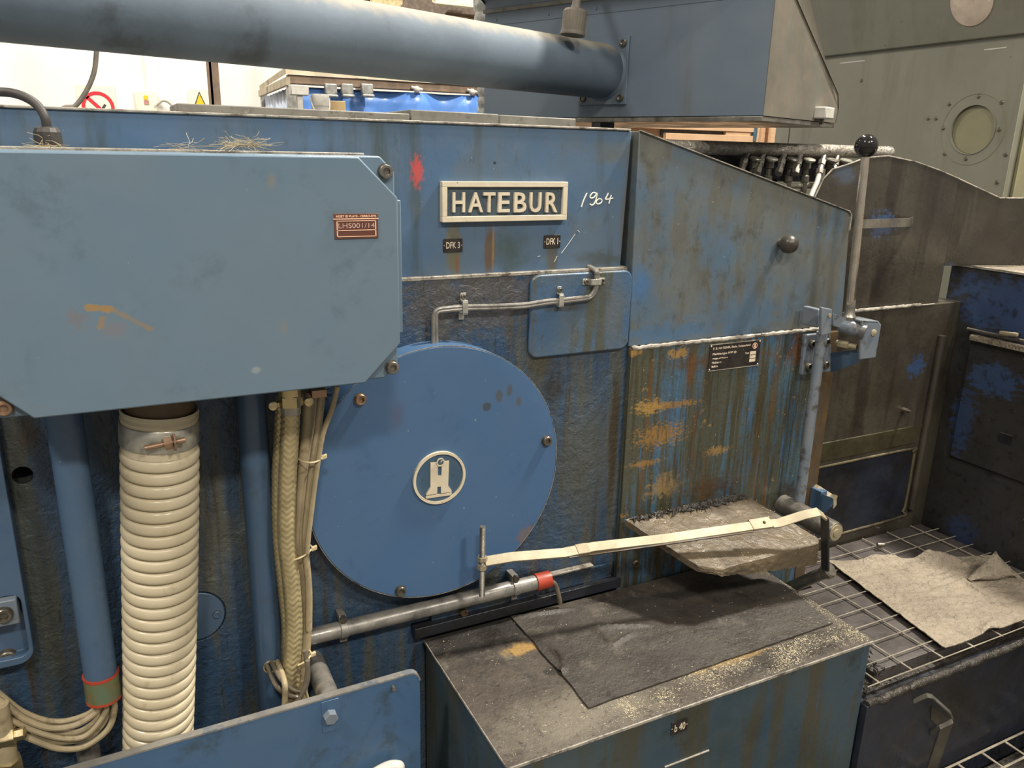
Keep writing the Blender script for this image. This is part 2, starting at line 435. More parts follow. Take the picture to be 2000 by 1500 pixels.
M['hood'] = paint('hood_grey_blue', (0.125, 0.165, 0.215), (0.145, 0.18, 0.22), 5, dirt=[((0.05, 0.055, 0.06), .4, 9, .58, .72)],
    streak=[((0.12, 0.12, 0.11), .5, 14, 2, .55, .7)], rough=.45, bump=(.06, 60, .001, 3))
M['hood2'] = paint('hood_worn_end', (0.125, 0.115, 0.092), (0.165, 0.145, 0.112), 9, streak=[((0.13, 0.135, 0.12), .7, 20, 3, .5, .65)], dirt=[((0.22, 0.18, 0.125), .6, 20, .54, .7)], rough=.45, bump=(.1, 70, .001, 3))
M['steel'] = paint('worn_steel', (0.30, 0.28, 0.24), (0.19, 0.175, 0.15), 30, dirt=[((0.05, 0.04, 0.03), .6, 26, .55, .68)], rough=.38, metal=.75, bump=(.2, 150, .001, 3))
M['bar'] = paint('dirty_bright_bar', (0.34, 0.29, 0.19), (0.27, 0.23, 0.15), 30, dirt=[((0.10, 0.075, 0.04), .6, 24, .6, .7)], rough=.45, metal=.15, bump=(.2, 120, .001, 3))
M['edge'] = paint('worn_bare_edge', (0.34, 0.31, 0.26), (0.20, 0.18, 0.15), 40, dirt=[((0.06, 0.045, 0.03), .8, 40, .52, .64)], rough=.4, bump=(.5, 160, .003, 4))
M['bolt'] = flat('bolt_steel', (0.16, 0.145, 0.115), .35, .7)
M['boltrust'] = flat('bolt_rusty', (0.30, 0.19, 0.12), .45, .5)
M['cream'] = paint('cream_paint', (0.66, 0.58, 0.44), (0.60, 0.52, 0.38), 40, dirt=[((0.30, 0.20, 0.09), .6, 60, .62, .72)], specks=((.25, .1, .05), .7, 90, .72), rough=.5)
M['nameback'] = paint('name_back', (0.05, 0.075, 0.10), (0.075, 0.105, 0.13), 30, dirt=[((0.14, 0.15, 0.14), .5, 40, .56, .7)], rough=.45)
M['tagblack'] = paint('tag_black', (0.018, 0.014, 0.014), (0.032, 0.026, 0.022), 60, rough=.4, specks=((.5, .42, .25), .6, 150, .73))
M['tagtext'] = flat('tag_lettering', (0.62, 0.52, 0.40), .5)
M['platebrown'] = paint('brown_label', (0.115, 0.042, 0.030), (0.13, 0.05, 0.033), 30, rough=.4)
M['plateline'] = flat('label_lines', (0.85, 0.55, 0.38), .5, var=.1)
M['scratch'] = flat('scratched_writing', (0.50, 0.33, 0.27), .6)
M['chalk'] = flat('white_paint_marker', (0.85, 0.83, 0.74), .6, var=.1)
M['hose'] = paint('ribbed_hose_cream', (0.56, 0.49, 0.345), (0.50, 0.43, 0.29), 9, dirt=[((0.25, 0.18, 0.08), .45, 30, .56, .7)], rough=.38, bump=(.1, 60, .001, 3))
M['clamp'] = paint('hose_clamp_plate', (0.50, 0.48, 0.40), (0.36, 0.35, 0.31), 50, dirt=[((0.16, 0.15, 0.13), .5, 60, .55, .7)], rough=.3, metal=.5)
M['braid'] = paint('braided_metal', (0.50, 0.42, 0.235), (0.40, 0.33, 0.18), 40, rough=.32, metal=.45)
M['cable'] = paint('dirty_beige_cable', (0.38, 0.31, 0.19), (0.30, 0.245, 0.15), 30, dirt=[((0.12, 0.085, 0.045), .6, 40, .52, .68)], rough=.45)
M['cabledark'] = paint('dirty_grey_cable', (0.15, 0.125, 0.09), (0.10, 0.085, 0.06), 30, rough=.4)
M['brass'] = paint('plated_fitting', (0.60, 0.50, 0.28), (0.50, 0.40, 0.24), 40, rough=.28, metal=.85)
M['tie'] = flat('cable_tie_cream', (0.55, 0.46, 0.28), .4)
M['blackrub'] = flat('black_cable', (0.045, 0.04, 0.036), .5)
M['lint'] = flat('lint_fibre', (0.42, 0.36, 0.24), .9)
M['red'] = paint('red_paint', (0.42, 0.05, 0.02), (0.32, 0.04, 0.018), 40, dirt=[((0.13, 0.05, 0.03), .6, 30, .55, .68)], rough=.45)
M['green'] = paint('green_tape', (0.09, 0.14, 0.085), (0.14, 0.11, 0.04), 26, dirt=[((0.40, 0.06, 0.02), .9, 20, .62, .66)], rough=.45)
M['conduit'] = paint('galvanised_conduit', (0.27, 0.25, 0.22), (0.17, 0.165, 0.15), 30, dirt=[((0.06, 0.04, 0.03), .6, 30, .55, .68), ((0.40, 0.38, 0.34), .6, 60, .62, .7)], rough=.32, metal=.3, bump=(.2, 120, .001, 3))
M['blocktop'] = paint('dusty_block_top', (0.070, 0.058, 0.044), (0.048, 0.039, 0.030), 10,
    dirt=[((0.018, 0.014, 0.011), .9, 7, .52, .64), ((0.125, 0.108, 0.082), .7, 14, .56, .7), ((0.03, 0.024, 0.018), .8, 60, .56, .66)],
    blobs=[((0.50, -.05, .79), (.15, .055, 9), OIL, dict(soft=.45, dist=.7, nscale=40, strength=.95)), ((0.55, -.115, .79), (.045, .02, 9), (0.30, 0.18, 0.05), dict(soft=.7, dist=1.1, nscale=70, strength=.8)),
           ((0.56, -.30, .79), (.20, .10, 9), (0.155, 0.135, 0.104), dict(soft=.9, dist=.6, nscale=20, strength=.85)), ((0.98, -.312, .79), (.19, .036, 9), (0.022, 0.017, 0.012), dict(soft=.4, dist=.8, nscale=50, strength=.92)),
           ((0.70, -.255, .79), (.03, .02, 9), OIL, dict(soft=.5, dist=1.0, nscale=60, strength=.8)), ((0.57, -.19, .79), (.02, .012, 9), OIL, dict(soft=.5, dist=1.0, nscale=80, strength=.8)), ((0.85, -.29, .79), (.10, .012, 9), (0.22, 0.14, 0.045), dict(soft=.6, dist=1.2, nscale=70, strength=.7))],
    post=[((0.02, 0.016, 0.012), .7, 90, 90, .54, .66), ((0.17, 0.145, 0.11), .5, 140, 140, .60, .70)],
    rough=.55, rvar=.2, bump=[(.5, 160, .003, 5), (.4, 30, .006, 4)])
M['blockside'] = paint('dirty_block_side', (0.035, 0.062, 0.085), (0.045, 0.065, 0.07), 8,
    streak=[((0.055, 0.05, 0.03), .85, 24, 2, .48, .6), ((0.035, 0.08, 0.16), .7, 30, 2, .60, .68), ((0.07, 0.04, 0.012), .8, 40, 2, .62, .7)], dirt=[(OIL, .6, 10, .58, .72)], rough=.4, bump=(.2, 90, .002, 4))
M['mat'] = paint('oil_soaked_mat', (0.048, 0.041, 0.033), (0.031, 0.026, 0.021), 9, dirt=[((0.11, 0.095, 0.075), .6, 16, .54, .7), ((0.013, 0.010, 0.008), .7, 26, .57, .68)], specks=((.4, .33, .18), .7, 130, .75), rough=.55, bump=[(.6, 70, .004, 5), (.5, 260, .002, 3)])
M['flap'] = paint('grimy_flap', (0.118, 0.090, 0.053), (0.078, 0.058, 0.035), 14, dirt=[((0.05, 0.038, 0.026), .7, 24, .54, .68), ((0.17, 0.135, 0.075), .6, 40, .58, .7)], specks=((.6, .5, .3), .6, 200, .73), rough=.5, bump=[(.6, 90, .004, 5), (.5, 28, .006, 4)])
M['pad_rag'] = paint('absorbent_pad', (0.25, 0.21, 0.155), (0.19, 0.158, 0.117), 9, dirt=[((0.10, 0.08, 0.057), .7, 30, .52, .68)], rough=.7, bump=[(.9, 75, .010, 4), (.5, 260, .002, 3)])
M['blackwall'] = paint('oily_dark_guard', (0.034, 0.029, 0.022), (0.055, 0.048, 0.035), 6, streak=[((0.02, 0.016, 0.012), .7, 16, 2, .5, .65), ((0.075, 0.068, 0.05), .5, 20, 2.5, .58, .7)], dirt=[((0.012, 0.010, 0.008), .7, 9, .55, .7)],
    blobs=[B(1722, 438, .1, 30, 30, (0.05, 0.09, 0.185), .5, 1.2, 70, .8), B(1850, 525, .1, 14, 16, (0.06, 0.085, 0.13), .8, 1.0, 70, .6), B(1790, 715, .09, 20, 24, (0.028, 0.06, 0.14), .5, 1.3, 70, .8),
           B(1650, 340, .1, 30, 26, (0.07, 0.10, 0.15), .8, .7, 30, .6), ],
    rough=.35, rvar=.15, bump=(.3, 60, .003, 4))
M['cabinet'] = paint('oily_cabinet_blue', (0.030, 0.030, 0.032), (0.025, 0.024, 0.022), 6, dirt=[((0.014, 0.012, 0.010), .7, 7, .5, .66)],
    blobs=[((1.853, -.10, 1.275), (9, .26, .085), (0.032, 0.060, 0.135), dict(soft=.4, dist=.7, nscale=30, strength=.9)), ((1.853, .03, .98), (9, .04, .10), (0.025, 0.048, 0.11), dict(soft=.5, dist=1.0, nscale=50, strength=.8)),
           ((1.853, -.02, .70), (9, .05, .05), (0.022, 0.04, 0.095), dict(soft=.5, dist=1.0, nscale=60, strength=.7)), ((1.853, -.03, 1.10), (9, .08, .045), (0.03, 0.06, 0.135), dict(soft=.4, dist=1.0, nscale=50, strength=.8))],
    post=[((0.012, 0.010, 0.008), .7, 40, 40, .52, .66), ((0.06, 0.055, 0.045), .4, 60, 14, .60, .72)],
    specks=((.3, .28, .22), .6, 110, .745), rough=.36, bump=(.2, 60, .002, 4))
M['skirt'] = paint('oily_skirt_black', (0.014, 0.014, 0.015), (0.016, 0.020, 0.032), 6, dirt=[(OIL, .7, 9, .5, .66)], rough=.38, bump=(.3, 60, .003, 4))
M['crust'] = paint('black_sludge', (0.016, 0.013, 0.010), (0.035, 0.029, 0.022), 30, dirt=[((0.10, 0.085, 0.065), .6, 40, .6, .72)], rough=.4, bump=[(.8, 120, .006, 5), (.5, 30, .01, 4)])
M['traypurple'] = paint('tray_bottom_sheet', (0.072, 0.062, 0.058), (0.045, 0.039, 0.036), 10, dirt=[((0.018, 0.014, 0.011), .8, 9, .54, .66)], rough=.45, bump=(.4, 80, .003, 4))
M['wire'] = paint('grating_wire', (0.40, 0.36, 0.28), (0.28, 0.25, 0.195), 40, rough=.35, metal=.4)
M['chips'] = flat('metal_chips', (0.50, 0.44, 0.31), .4, .2)
M['housing'] = paint('housing_grey_green', (0.20, 0.195, 0.148), (0.18, 0.176, 0.134), 5, streak=[((0.15, 0.145, 0.105), .6, 12, 1.6, .52, .66)], dirt=[((0.23, 0.215, 0.15), .4, 10, .56, .7)], specks=((.05, .045, .035), .7, 60, .75), rough=.5, bump=(.05, 40, .001, 3))
M['housing_end'] = paint('housing_end_olive', (0.24, 0.215, 0.12), (0.20, 0.185, 0.115), 10, dirt=[((0.30, 0.26, 0.15), .5, 16, .56, .7)], rough=.45)
M['wallwhite'] = paint('white_sheet_wall', (0.86, 0.84, 0.78), (0.83, 0.81, 0.75), 3, rough=.6)
M['concrete'] = paint('oily_concrete', (0.14, 0.125, 0.105), (0.10, 0.09, 0.075), 2, dirt=[((0.05, 0.045, 0.04), .6, 3, .52, .68)], rough=.5, bump=(.2, 30, .004, 4))
M['tarp'] = paint('blue_tarpaulin', (0.11, 0.27, 0.72), (0.13, 0.30, 0.75), 3, rough=.35)
M['curtain'] = flat('pale_curtain', (0.45, 0.52, 0.66), .5, var=.08)
M['dustroof'] = paint('dusty_roof', (0.48, 0.41, 0.29), (0.36, 0.31, 0.22), 8, dirt=[((0.24, 0.2, 0.14), .5, 12, .55, .7)], rough=.8)
M['plastic'] = flat('grey_white_plastic', (0.50, 0.48, 0.43), .45, var=.1)
M['wood'] = paint('plywood', (0.66, 0.44, 0.27), (0.60, 0.39, 0.23), 6, streak=[((0.50, 0.32, 0.18), .5, 5, 60, .5, .65)], rough=.6)
M['wood2'] = paint('old_board', (0.36, 0.26, 0.12), (0.30, 0.21, 0.10), 12, rough=.6)
M['rack'] = flat('rack_brown', (0.13, 0.095, 0.07), .5)
M['teal'] = flat('teal_panel', (0.10, 0.36, 0.34), .4)
M['polebrown'] = paint('rusty_post', (0.15, 0.105, 0.075), (0.22, 0.15, 0.10), 20, rough=.6)
M['duct'] = flat('grey_duct', (0.30, 0.30, 0.28), .4, .3)
M['lampgrey'] = paint('ribbed_cap_grey', (0.13, 0.115, 0.095), (0.17, 0.15, 0.12), 30, rough=.5)
M['ball'] = flat('black_ball', (0.012, 0.010, 0.010), .08, 0, .6)
M['knob'] = paint('worn_knob', (0.035, 0.031, 0.025), (0.06, 0.052, 0.04), 30, rough=.35)
M['chrome'] = paint('lever_steel', (0.72, 0.63, 0.52), (0.62, 0.54, 0.44), 20, rough=.25, metal=.95)
M['bracket'] = paint('bracket_grey_blue', (0.13, 0.16, 0.20), (0.17, 0.19, 0.21), 20, dirt=[((0.06, 0.05, 0.035), .8, 30, .52, .64)], rough=.42, bump=(.2, 120, .001, 3))
M['signwhite'] = flat('sign_board_cream', (0.80, 0.77, 0.62), .5, var=.05)
M['signred'] = flat('sign_red', (0.62, 0.02, 0.035), .5, var=.08)
M['signyellow'] = flat('sign_yellow', (0.80, 0.52, 0.01), .5, var=.05)
M['rustangle'] = paint('rusty_edge_angle', (0.06, 0.038, 0.018), (0.09, 0.055, 0.022), 20, streak=[((0.05, 0.045, 0.035), .7, 30, 3, .5, .62)], rough=.5)
M['slab'] = paint('grey_slab', (0.20, 0.19, 0.165), (0.15, 0.145, 0.125), 30, dirt=[((0.05, 0.045, 0.04), .6, 60, .56, .66), ((0.42, 0.38, 0.3), .6, 30, .6, .7)], rough=.55)
#MACHINE
# ------------------------------------------------------------------ setting
o = MB().box((-9, -8, -.1), (14, 6.0, 0)).build('floor', M['concrete'], smooth=0); tag(o, 'oily grey concrete workshop floor', None, kind='structure')
wb = MB().box((-9, 6.0, 0), (14, 6.2, 6)).build('wall_back', M['wallwhite'], smooth=0); tag(wb, 'bright white sheet wall at the back of the hall', None, kind='structure')
for x in (-3.3, -2.05, -.8, .37, 1.65, 2.9, 4.15):
    MB().box((x - .006, 5.992, 0), (x + .006, 6.0, 6)).build('panel_joint', M['signwhite'], wb, smooth=0)

# ------------------------------------------------------------------ the forging machine
MC = thing('forging_machine', (0.5, 0.4, 0), 'large blue cast forging machine with cream nameplate and round cover', 'machine')
TOPZ, STEPZ, DOORZ = 1.634, 1.409, 1.267
# casting: front with its ledge on top
cst = MB().box((-.9, YC, 0), (1.30, .9, STEPZ)).build('casting', M['cast'], MC, .004)
MB().box((-.9, YC - .0012, STEPZ - .0045), (.797, YC + .016, STEPZ + .0012)).build('worn_ledge', M['edge'], cst, .001)
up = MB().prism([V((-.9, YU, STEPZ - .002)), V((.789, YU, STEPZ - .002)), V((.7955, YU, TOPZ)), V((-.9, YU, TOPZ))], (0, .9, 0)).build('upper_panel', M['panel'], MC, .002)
MB().box((-.9, YU - .003, TOPZ), (.792, .9, TOPZ + .0035)).build('top_edge', M['edge'], up, .001)
# door with the sloping top
dp = [at(1249, 257, y=YD), at(1657, 413, y=YD), at(1661, 420, y=YD), at(1643, 640, y=YD), at(1227, 681, y=YD)]
dp = [V((p.x, YD, p.z)) for p in dp]
dp[0].z = TOPZ
dp[3].z = dp[4].z = DOORZ + .001
dr = MB().prism(dp, (0, .094, 0)).build('sloping_door', M['door'], MC, .0015)
MB().strip([dp[0] + V((0, -.001, .001)), dp[1] + V((0, -.001, .001)), dp[2] + V((0, -.001, 0)), dp[2] + V((.0, -.001, -.03))], (0, .003, 0), .0008).build('bright_edge', M['edge'], dr)
MB().cyl((.787, .02, TOPZ - .012), (.787, .02, TOPZ + .006), .005, 14).build('hinge_pin', M['bolt'], dr)
kc = at(1541, 477, y=YD - .024)
kn = MB().sphere(kc, .0175, 28, 16).build('ball_knob', M['knob'], dr)
MB().cyl((kc.x, YD, kc.z), (kc.x, kc.y + .012, kc.z), .007, 16).build('stem', M['bolt'], kn)
# stained plate
x0, x1 = at(1223, 850, y=YS).x, at(1588, 800, y=YS).x
sp = MB().box((x0, YS, .45), (x1, YC, DOORZ - .002)).build('stained_plate', M['stain'], MC, .0015)
# crusty ledge above it
m = MB(); pts = []
for i in range(60):
    t = i / 59; pts.append(V((x0 + (x1 - x0) * t, YS + .002 + .0015 * sin(i * 2.3), DOORZ - .001 + .0018 * mnoise.noise(V((i * .7, 0, 0))))))
m.tube(pts, lambda t: .0042 + .0018 * mnoise.noise(V((t * 40, 3, 0))), 8)
m.build('crusted_ledge', M['edge'], sp)
for zz in (1.2, 1.06, .98):
    pass
# corner angle at the end of the casting
xa, xb = at(1597, 800, y=-.012).x, at(1617, 800, y=-.012).x
CAX = xb
MB().box((xa, -.012, .5), (xb, .06, DOORZ - .01)).build('corner_angle', M['rustangle'], MC, .001)
MB().box((x1, -.010, .5), (xa, 0, DOORZ - .01)).build('filler_strip', M['pipe'], MC, .001)
# raised pad
pa, pb, pc = at(1036, 600, y=-.008), at(1229, 600, y=-.008), at(1120, 692, y=-.008)
pd = MB().prism(rrect(pa.x, x0 - .004, pc.z, STEPZ - .004, -.008, .016), (0, .008, 0)).build('raised_pad', M['pad'], MC, .003, 3)
# ---- round cover
cc = V((.4345, 0, 1.0955)); R = .2135
rc = MB().lathe(cc, (0, -1, 0), [(R - .004, -.001), (R, .0), (R, .0385), (R - .0015, .04), (.001, .04)], 96).build('round_cover', M['cover'], MC)
MB().ring(cc + V((0, -.0385, 0)), (0, -1, 0), R - .0002, R + .0006, .0012, 96).build('rim_edge', M['edge'], rc)
def cap_screw(u, v, y, mat, parent, r=.0085, h=.007, d=(0, -1, 0), name='bolt'):
    c = at(u, v, y=y) if u is not None else V(v)
    m = MB().lathe(c, d, [(r, 0), (r, h * .8), (r * .88, h), (r * .55, h), (r * .5, h * .45), (.0003, h * .4)], 20)
    b = m.build(name, mat, parent)
    MB().lathe(c, d, [(r * 1.12, -.0003), (r * 1.12, .0006), (r * .4, .0007)], 20).build('washer', M['bolt'], b)
    return b
cap_screw(703, 779, YR, M['boltrust'], rc); cap_screw(1067, 860, YR, M['bolt'], rc); cap_screw(782, 1153, YR, M['bolt'], rc)
# emblem
ec = at(857, 934, y=YR - .003)
el, er = at(807, 936, y=YR - .004), at(909, 930, y=YR - .004)
er_ = (er.x - el.x) / 2; ec = V(((el.x + er.x) / 2, YR, at(857, 934, y=YR - .004).z))
em = MB().lathe(ec, (0, -1, 0), [(er_ - .001, 0), (er_ - .001, .0015), (.0005, .0015)], 64).build('emblem', paint('emblem_back', (0.05, 0.10, 0.17), (0.06, 0.115, 0.18), 20, rough=.4), rc)
MB().ring(ec, (0, -1, 0), er_ * .905, er_, .005, 64).build('emblem_ring', M['cream'], em)
# emblem coordinates: photo crop 780..940 px drawn at 9.375 px per px
def E_(zx, zy, y=YR - .004):
    p = at(780 + zx / 9.375, 860 + zy / 9.375, y=y); return p
def eprism(ptsz, nm='emblem_press'):
    P = [E_(*q) for q in ptsz]; P = [V((p.x, YR - .0045, p.z)) for p in P]
    return MB().prism(P, (0, .0035, 0)).build(nm, M['cream'], em, smooth=0)
eprism([(570, 415), (700, 400), (706, 650), (700, 655), (695, 850), (690, 975), (495, 1005), (495, 985), (568, 862)])
eprism([(780, 392), (910, 375), (892, 825), (955, 915), (955, 945), (762, 970), (762, 845), (770, 640)])
eprism([(700, 655), (770, 645), (763, 845), (695, 852)])
eprism([(700, 400), (780, 392), (779, 478), (703, 485)])
eprism([(490, 1020), (955, 958), (955, 1000), (490, 1068)])
gc = E_(748, 395); gr = (E_(822, 395).x - E_(672, 395).x) / 2
MB().lathe(V((gc.x, YR - .0045, gc.z)), (0, -1, 0), [(gr * .8, 0), (gr * .8, .0006), (.0003, .0006)], 28).build('emblem_dial', M['nameback'], em)
MB().ring(V((gc.x, YR - .0045, gc.z)), (0, -1, 0), gr * .74, gr, .0015, 32).build('emblem_dial_ring', M['cream'], em)
MB().strip([V((gc.x, YR - .0056, gc.z)), V((gc.x + gr * .55, YR - .0056, gc.z + gr * .6))], V((.0006, 0, -.0006)), .0004).build('emblem_pointer', M['cream'], em)
for q in ((435, 725), (995, 650)):
    p = E_(*q); MB().lathe(V((p.x, YR - .0015, p.z)), (0, -1, 0), [(.0016, 0), (.0012, .0008), (.0002, .0009)], 10).build('emblem_rivet', M['nameback'], em)
# ---- nameplate
yn = YU - .011
def Nn(zx, zy, y=yn): return at(840 + zx / 5, 340 + zy / 5, y=y)
nx0, nx1 = Nn(120, 270).x, Nn(1342, 270).x; nz0, nz1 = Nn(700, 462).z, Nn(700, 74).z
npt = MB().box((nx0 + .002, YU - .005, nz0 + .002), (nx1 - .002, YU, nz1 - .002)).build('nameplate', M['nameback'], MC)
b_ = .0082
for nm, a, b in (('top', (nx0, nz1 - b_), (nx1, nz1)), ('bot', (nx0, nz0), (nx1, nz0 + b_ * 1.05)), ('l', (nx0, nz0 + b_), (nx0 + b_, nz1 - b_)), ('r', (nx1 - b_, nz0 + b_), (nx1, nz1 - b_))):
    MB().box((a[0], yn, a[1]), (b[0], YU, b[1])).build('border', M['cream'], npt, .0008)
for ch, a, b in (('H', 225, 345), ('A', 380, 520), ('T', 525, 640), ('E', 670, 782), ('B', 825, 945), ('U', 980, 1090), ('R', 1135, 1250)):
    xa_, xb_ = Nn(a, 275).x, Nn(b, 275).x
    glyph(ch, xa_, xb_, Nn(a, 375).z, Nn(a, 179).z, YU - .005, .0055, M['cream'], npt, 'letter', .012)
for q in ((188, 165), (1272, 158), (188, 385), (1262, 362)):
    p = Nn(*q); MB().lathe(V((p.x, YU - .005, p.z)), (0, -1, 0), [(.0022, 0), (.0018, .001), (.0003, .0012)], 12).build('rivet', M['nameback'], npt)
# ---- small tags
def small_tag(x0_, z0_, x1_, z1_, y, txts, parent, label):
    t = MB().prism(rrect(x0_, x1_, z0_, z1_, y - .0015, .0015, 2), (0, .0015, 0)).build('tag_plate', M['tagblack'], parent, .0003)
    t['label'] = label
    for (s_, a, b, c, d) in txts:
        W_, H_ = x1_ - x0_, z1_ - z0_
        glyph(s_, x0_ + W_ * a, x0_ + W_ * b, z0_ + H_ * c, z0_ + H_ * d, y - .0015, .0004, M['tagtext'], t, 'lettering', .01)
    for sx in (.05, .95):
        MB().lathe(V((x0_ + (x1_ - x0_) * sx, y - .0015, (z0_ + z1_) / 2)), (0, -1, 0), [(.0009, 0), (.0006, .0006), (.0001, .0007)], 8).build('rivet', M['tagtext'], t)
    return t
a, b = Nn(125, 765, YU), Nn(315, 628, YU)
small_tag(a.x, a.z, b.x, b.z, YU, (('DFK 3', .15, .85, .28, .76),), MC, 'black tag reading DFK 3')
a, b = Nn(1105, 725, YU), Nn(1272, 592, YU)
small_tag(a.x, a.z, b.x, b.z, YU, (('DFK 1', .15, .84, .28, .76),), MC, 'black tag reading DFK 1')
# ---- painted number 1904
def stroke(pts, w=.0011):
    P = [Nn(*q, YU) for q in pts]; P = [V((p.x, YU - .0004, p.z)) for p in P]
    return P
m = MB()
for s_ in ([(1530, 185), (1500, 250), (1475, 322)], [(1625, 190), (1590, 182), (1562, 215), (1570, 235), (1600, 225), (1628, 188), (1620, 240), (1600, 290), (1575, 303), (1558, 290)],
           [(1650, 240), (1625, 260), (1622, 285), (1645, 292), (1672, 275), (1675, 250), (1650, 240)], [(1740, 185), (1720, 225), (1712, 245), (1740, 245), (1785, 235)], [(1768, 205), (1755, 250), (1745, 288)]):
    m.tube(spline(stroke(s_), 6), .0011, 6)
m.build('painted_number', M['chalk'], up)
for s_ in ([(1415, 585), (1350, 680), (1280, 775)], [(1440, 548), (1458, 568)], [(1050, 803), (1075, 800)], [(1240, 800), (1212, 858)]):
    MB().tube(stroke(s_), .0004, 5).build('paint_scratch', M['chalk'], up)
# ---- data plate
def Dn(zx, zy): return at(1360 + zx / 12.5, 640 + zy / 12.5, y=YS)
q = [Dn(275, 1045), Dn(1500, 905), Dn(1560, 300), Dn(325, 430)]
dx0, dx1, dz0, dz1 = q[0].x, q[1].x, (q[0].z + q[1].z) / 2, (q[2].z + q[3].z) / 2
dpl = MB().box((dx0, YS - .0015, dz0), (dx1, YS, dz1)).build('data_plate', M['tagblack'], MC, .0003)
dpl['label'] = 'black data plate with maker, type and weight lines'
DW, DH = dx1 - dx0, dz1 - dz0
for s_, a, b, c, d in (('F. B. HATEBUR, Basle, Switzerland', .06, .79, .80, .90), ('Machine type AMP 20', .06, .52, .57, .68), ('Weight of Machine', .06, .36, .41, .49), ('Machine nr.', .06, .25, .26, .34), ('Built in', .06, .18, .11, .19), ('Tons', .70, .78, .50, .57)):
    glyph(s_, dx0 + DW * a, dx0 + DW * b, dz0 + DH * c, dz0 + DH * d, YS - .0015, .0003, M['tagtext'], dpl, 'lettering', .01)
for k in range(3):
    MB().box((dx0 + DW * .80, YS - .0019, dz0 + DH * (.46 - .15 * k)), (dx0 + DW * .92, YS - .0014, dz0 + DH * (.58 - .15 * k))).build('value_field', M['cream'], dpl)
e_ = V((dx0 + DW * .885, YS - .0015, dz0 + DH * .80))
MB().ring(e_, (0, -1, 0), DH * .10, DH * .12, .0004, 28).build('emblem', M['plateline'], dpl)
MB().prism([e_ + V((x * DH * .1, -.0004, z * DH * .1)) for x, z in ((-.35, .7), (.35, .7), (.3, -.2), (.6, -.7), (-.6, -.7), (-.3, -.2))], (0, .0003, 0)).build('emblem_press', M['plateline'], dpl)
for a, b in ((0, 0), (1, 0), (0, 1), (1, 1)):
    MB().lathe(V((dx0 + DW * (.02 + .96 * a), YS - .0015, dz0 + DH * (.04 + .92 * b))), (0, -1, 0), [(.0016, 0), (.001, .001), (.0002, .0011)], 10).build('rivet', M['cream'], dpl)
MB().box((dx0, YS - .002, dz1), (dx1, YS, dz1 + .0012)).build('plate_edge', M['edge'], dpl)
MB().box((dx0, YS - .002, dz0 - .0012), (dx1, YS, dz0)).build('plate_edge', M['edge'], dpl)
# ---- twin oil lines with clips
yl = -.014
def Ln(zx, zy, y=yl): return at(700 + zx / 3.3333, 500 + zy / 3.3333, y=y)
for k, off in ((0, 0), (1, 1)):
    d = 9 * off
    pts = [Ln(487 + d * 2.2, 575), Ln(487 + d * 2.0, 420), Ln(492 + d * 2, 375), Ln(520 + d * 1.5, 347 + d * 1.6), Ln(580, 337 + d * 2), Ln(690, 328 + d * 2), Ln(850, 325 + d * 1.9), Ln(990, 320 + d * 1.9), Ln(1100, 312 + d * 1.9), Ln(1230, 292 + d * 1.8), Ln(1330, 284 + d * 1.6), Ln(1450, 270 + d * 1.5), Ln(1500, 262 + d * 1.5), Ln(1530 + d * .6, 235 + d), Ln(1543 + d * 1.2, 190), Ln(1548 + d * 1.2, 130), Ln(1540 + d * 1.2, 95), V((Ln(1540 + d * 1.2, 90).x, .012, STEPZ + .004))]
    MB().tube(spline(pts, 8), .0034, 10).build('oil_line', M['conduit'], MC)
for u, v, vert in ((694, 332, 0), (1320, 285, 0), (1548, 165, 1)):
    p = Ln(u, v + 4, -.017); c = MB()
    if not vert:
        c.box((p.x - .0045, -.0195, p.z - .009), (p.x + .0045, -.0175, p.z + .009)).box((p.x - .0045, -.0185, p.z + .009), (p.x + .0045, -.008, p.z + .011)).box((p.x - .0045, -.0105, p.z + .009), (p.x + .0045, -.008, p.z + .022))
        c.box((p.x - .0045, -.0185, p.z - .011), (p.x + .0045, -.001, p.z - .009)).box((p.x - .0045, -.003, p.z - .022), (p.x + .0045, -.0, p.z - .009))
    else:
        c.box((p.x - .009, -.0195, p.z - .005), (p.x + .009, -.0175, p.z + .005)).box((p.x - .022, -.0105, p.z - .005), (p.x - .008, -.008, p.z + .005)).box((p.x + .008, -.0105, p.z - .005), (p.x + .022, -.008, p.z + .005)).box((p.x - .010, -.0185, p.z - .005), (p.x - .008, -.008, p.z + .005)).box((p.x + .008, -.0185, p.z - .005), (p.x + .010, -.008, p.z + .005))
    cl = c.build('line_clip', M['clamp'], MC, .0005)
    for s_ in ((-1, 1) if vert else (1,)):
        cap_screw(None, (p.x + (.016 * s_ if vert else 0), -.0105, p.z + (0 if vert else .016)), 0, M['bolt'], cl, .004, .003, name='screw')
# ---- lower conduit along the face
yk = -.024
c0, c1, c2 = at(560, 1257, y=yk), at(1048, 1135, y=yk), at(1073, 1128, y=yk)
c1.z = c2.z = c0.z = (c0.z + c1.z) / 2
cd = MB().cyl(c0, c1, .0135, 24).build('conduit_pipe', M['conduit'], MC)
MB().cyl(c1 - V((.003, 0, 0)), c2, .0155, 24).build('red_collar', M['red'], cd)
for u, v in ((670, 1222), (1005, 1146)):
    p = at(u, v, y=yk); m = MB()
    m.cyl((p.x - .006, yk, c0.z), (p.x + .006, yk, c0.z), .0152, 20).box((p.x - .006, yk - .001, c0.z + .012), (p.x + .006, 0, c0.z + .024)).box((p.x - .006, yk - .001, c0.z - .024), (p.x + .006, 0, c0.z - .012))
    cl = m.build('pipe_clamp', M['conduit'], cd, .001)
    MB().cyl((p.x, yk, c0.z + .02), (p.x, yk - .008, c0.z + .02), .006, 6).build('screw', M['bolt'], cl)
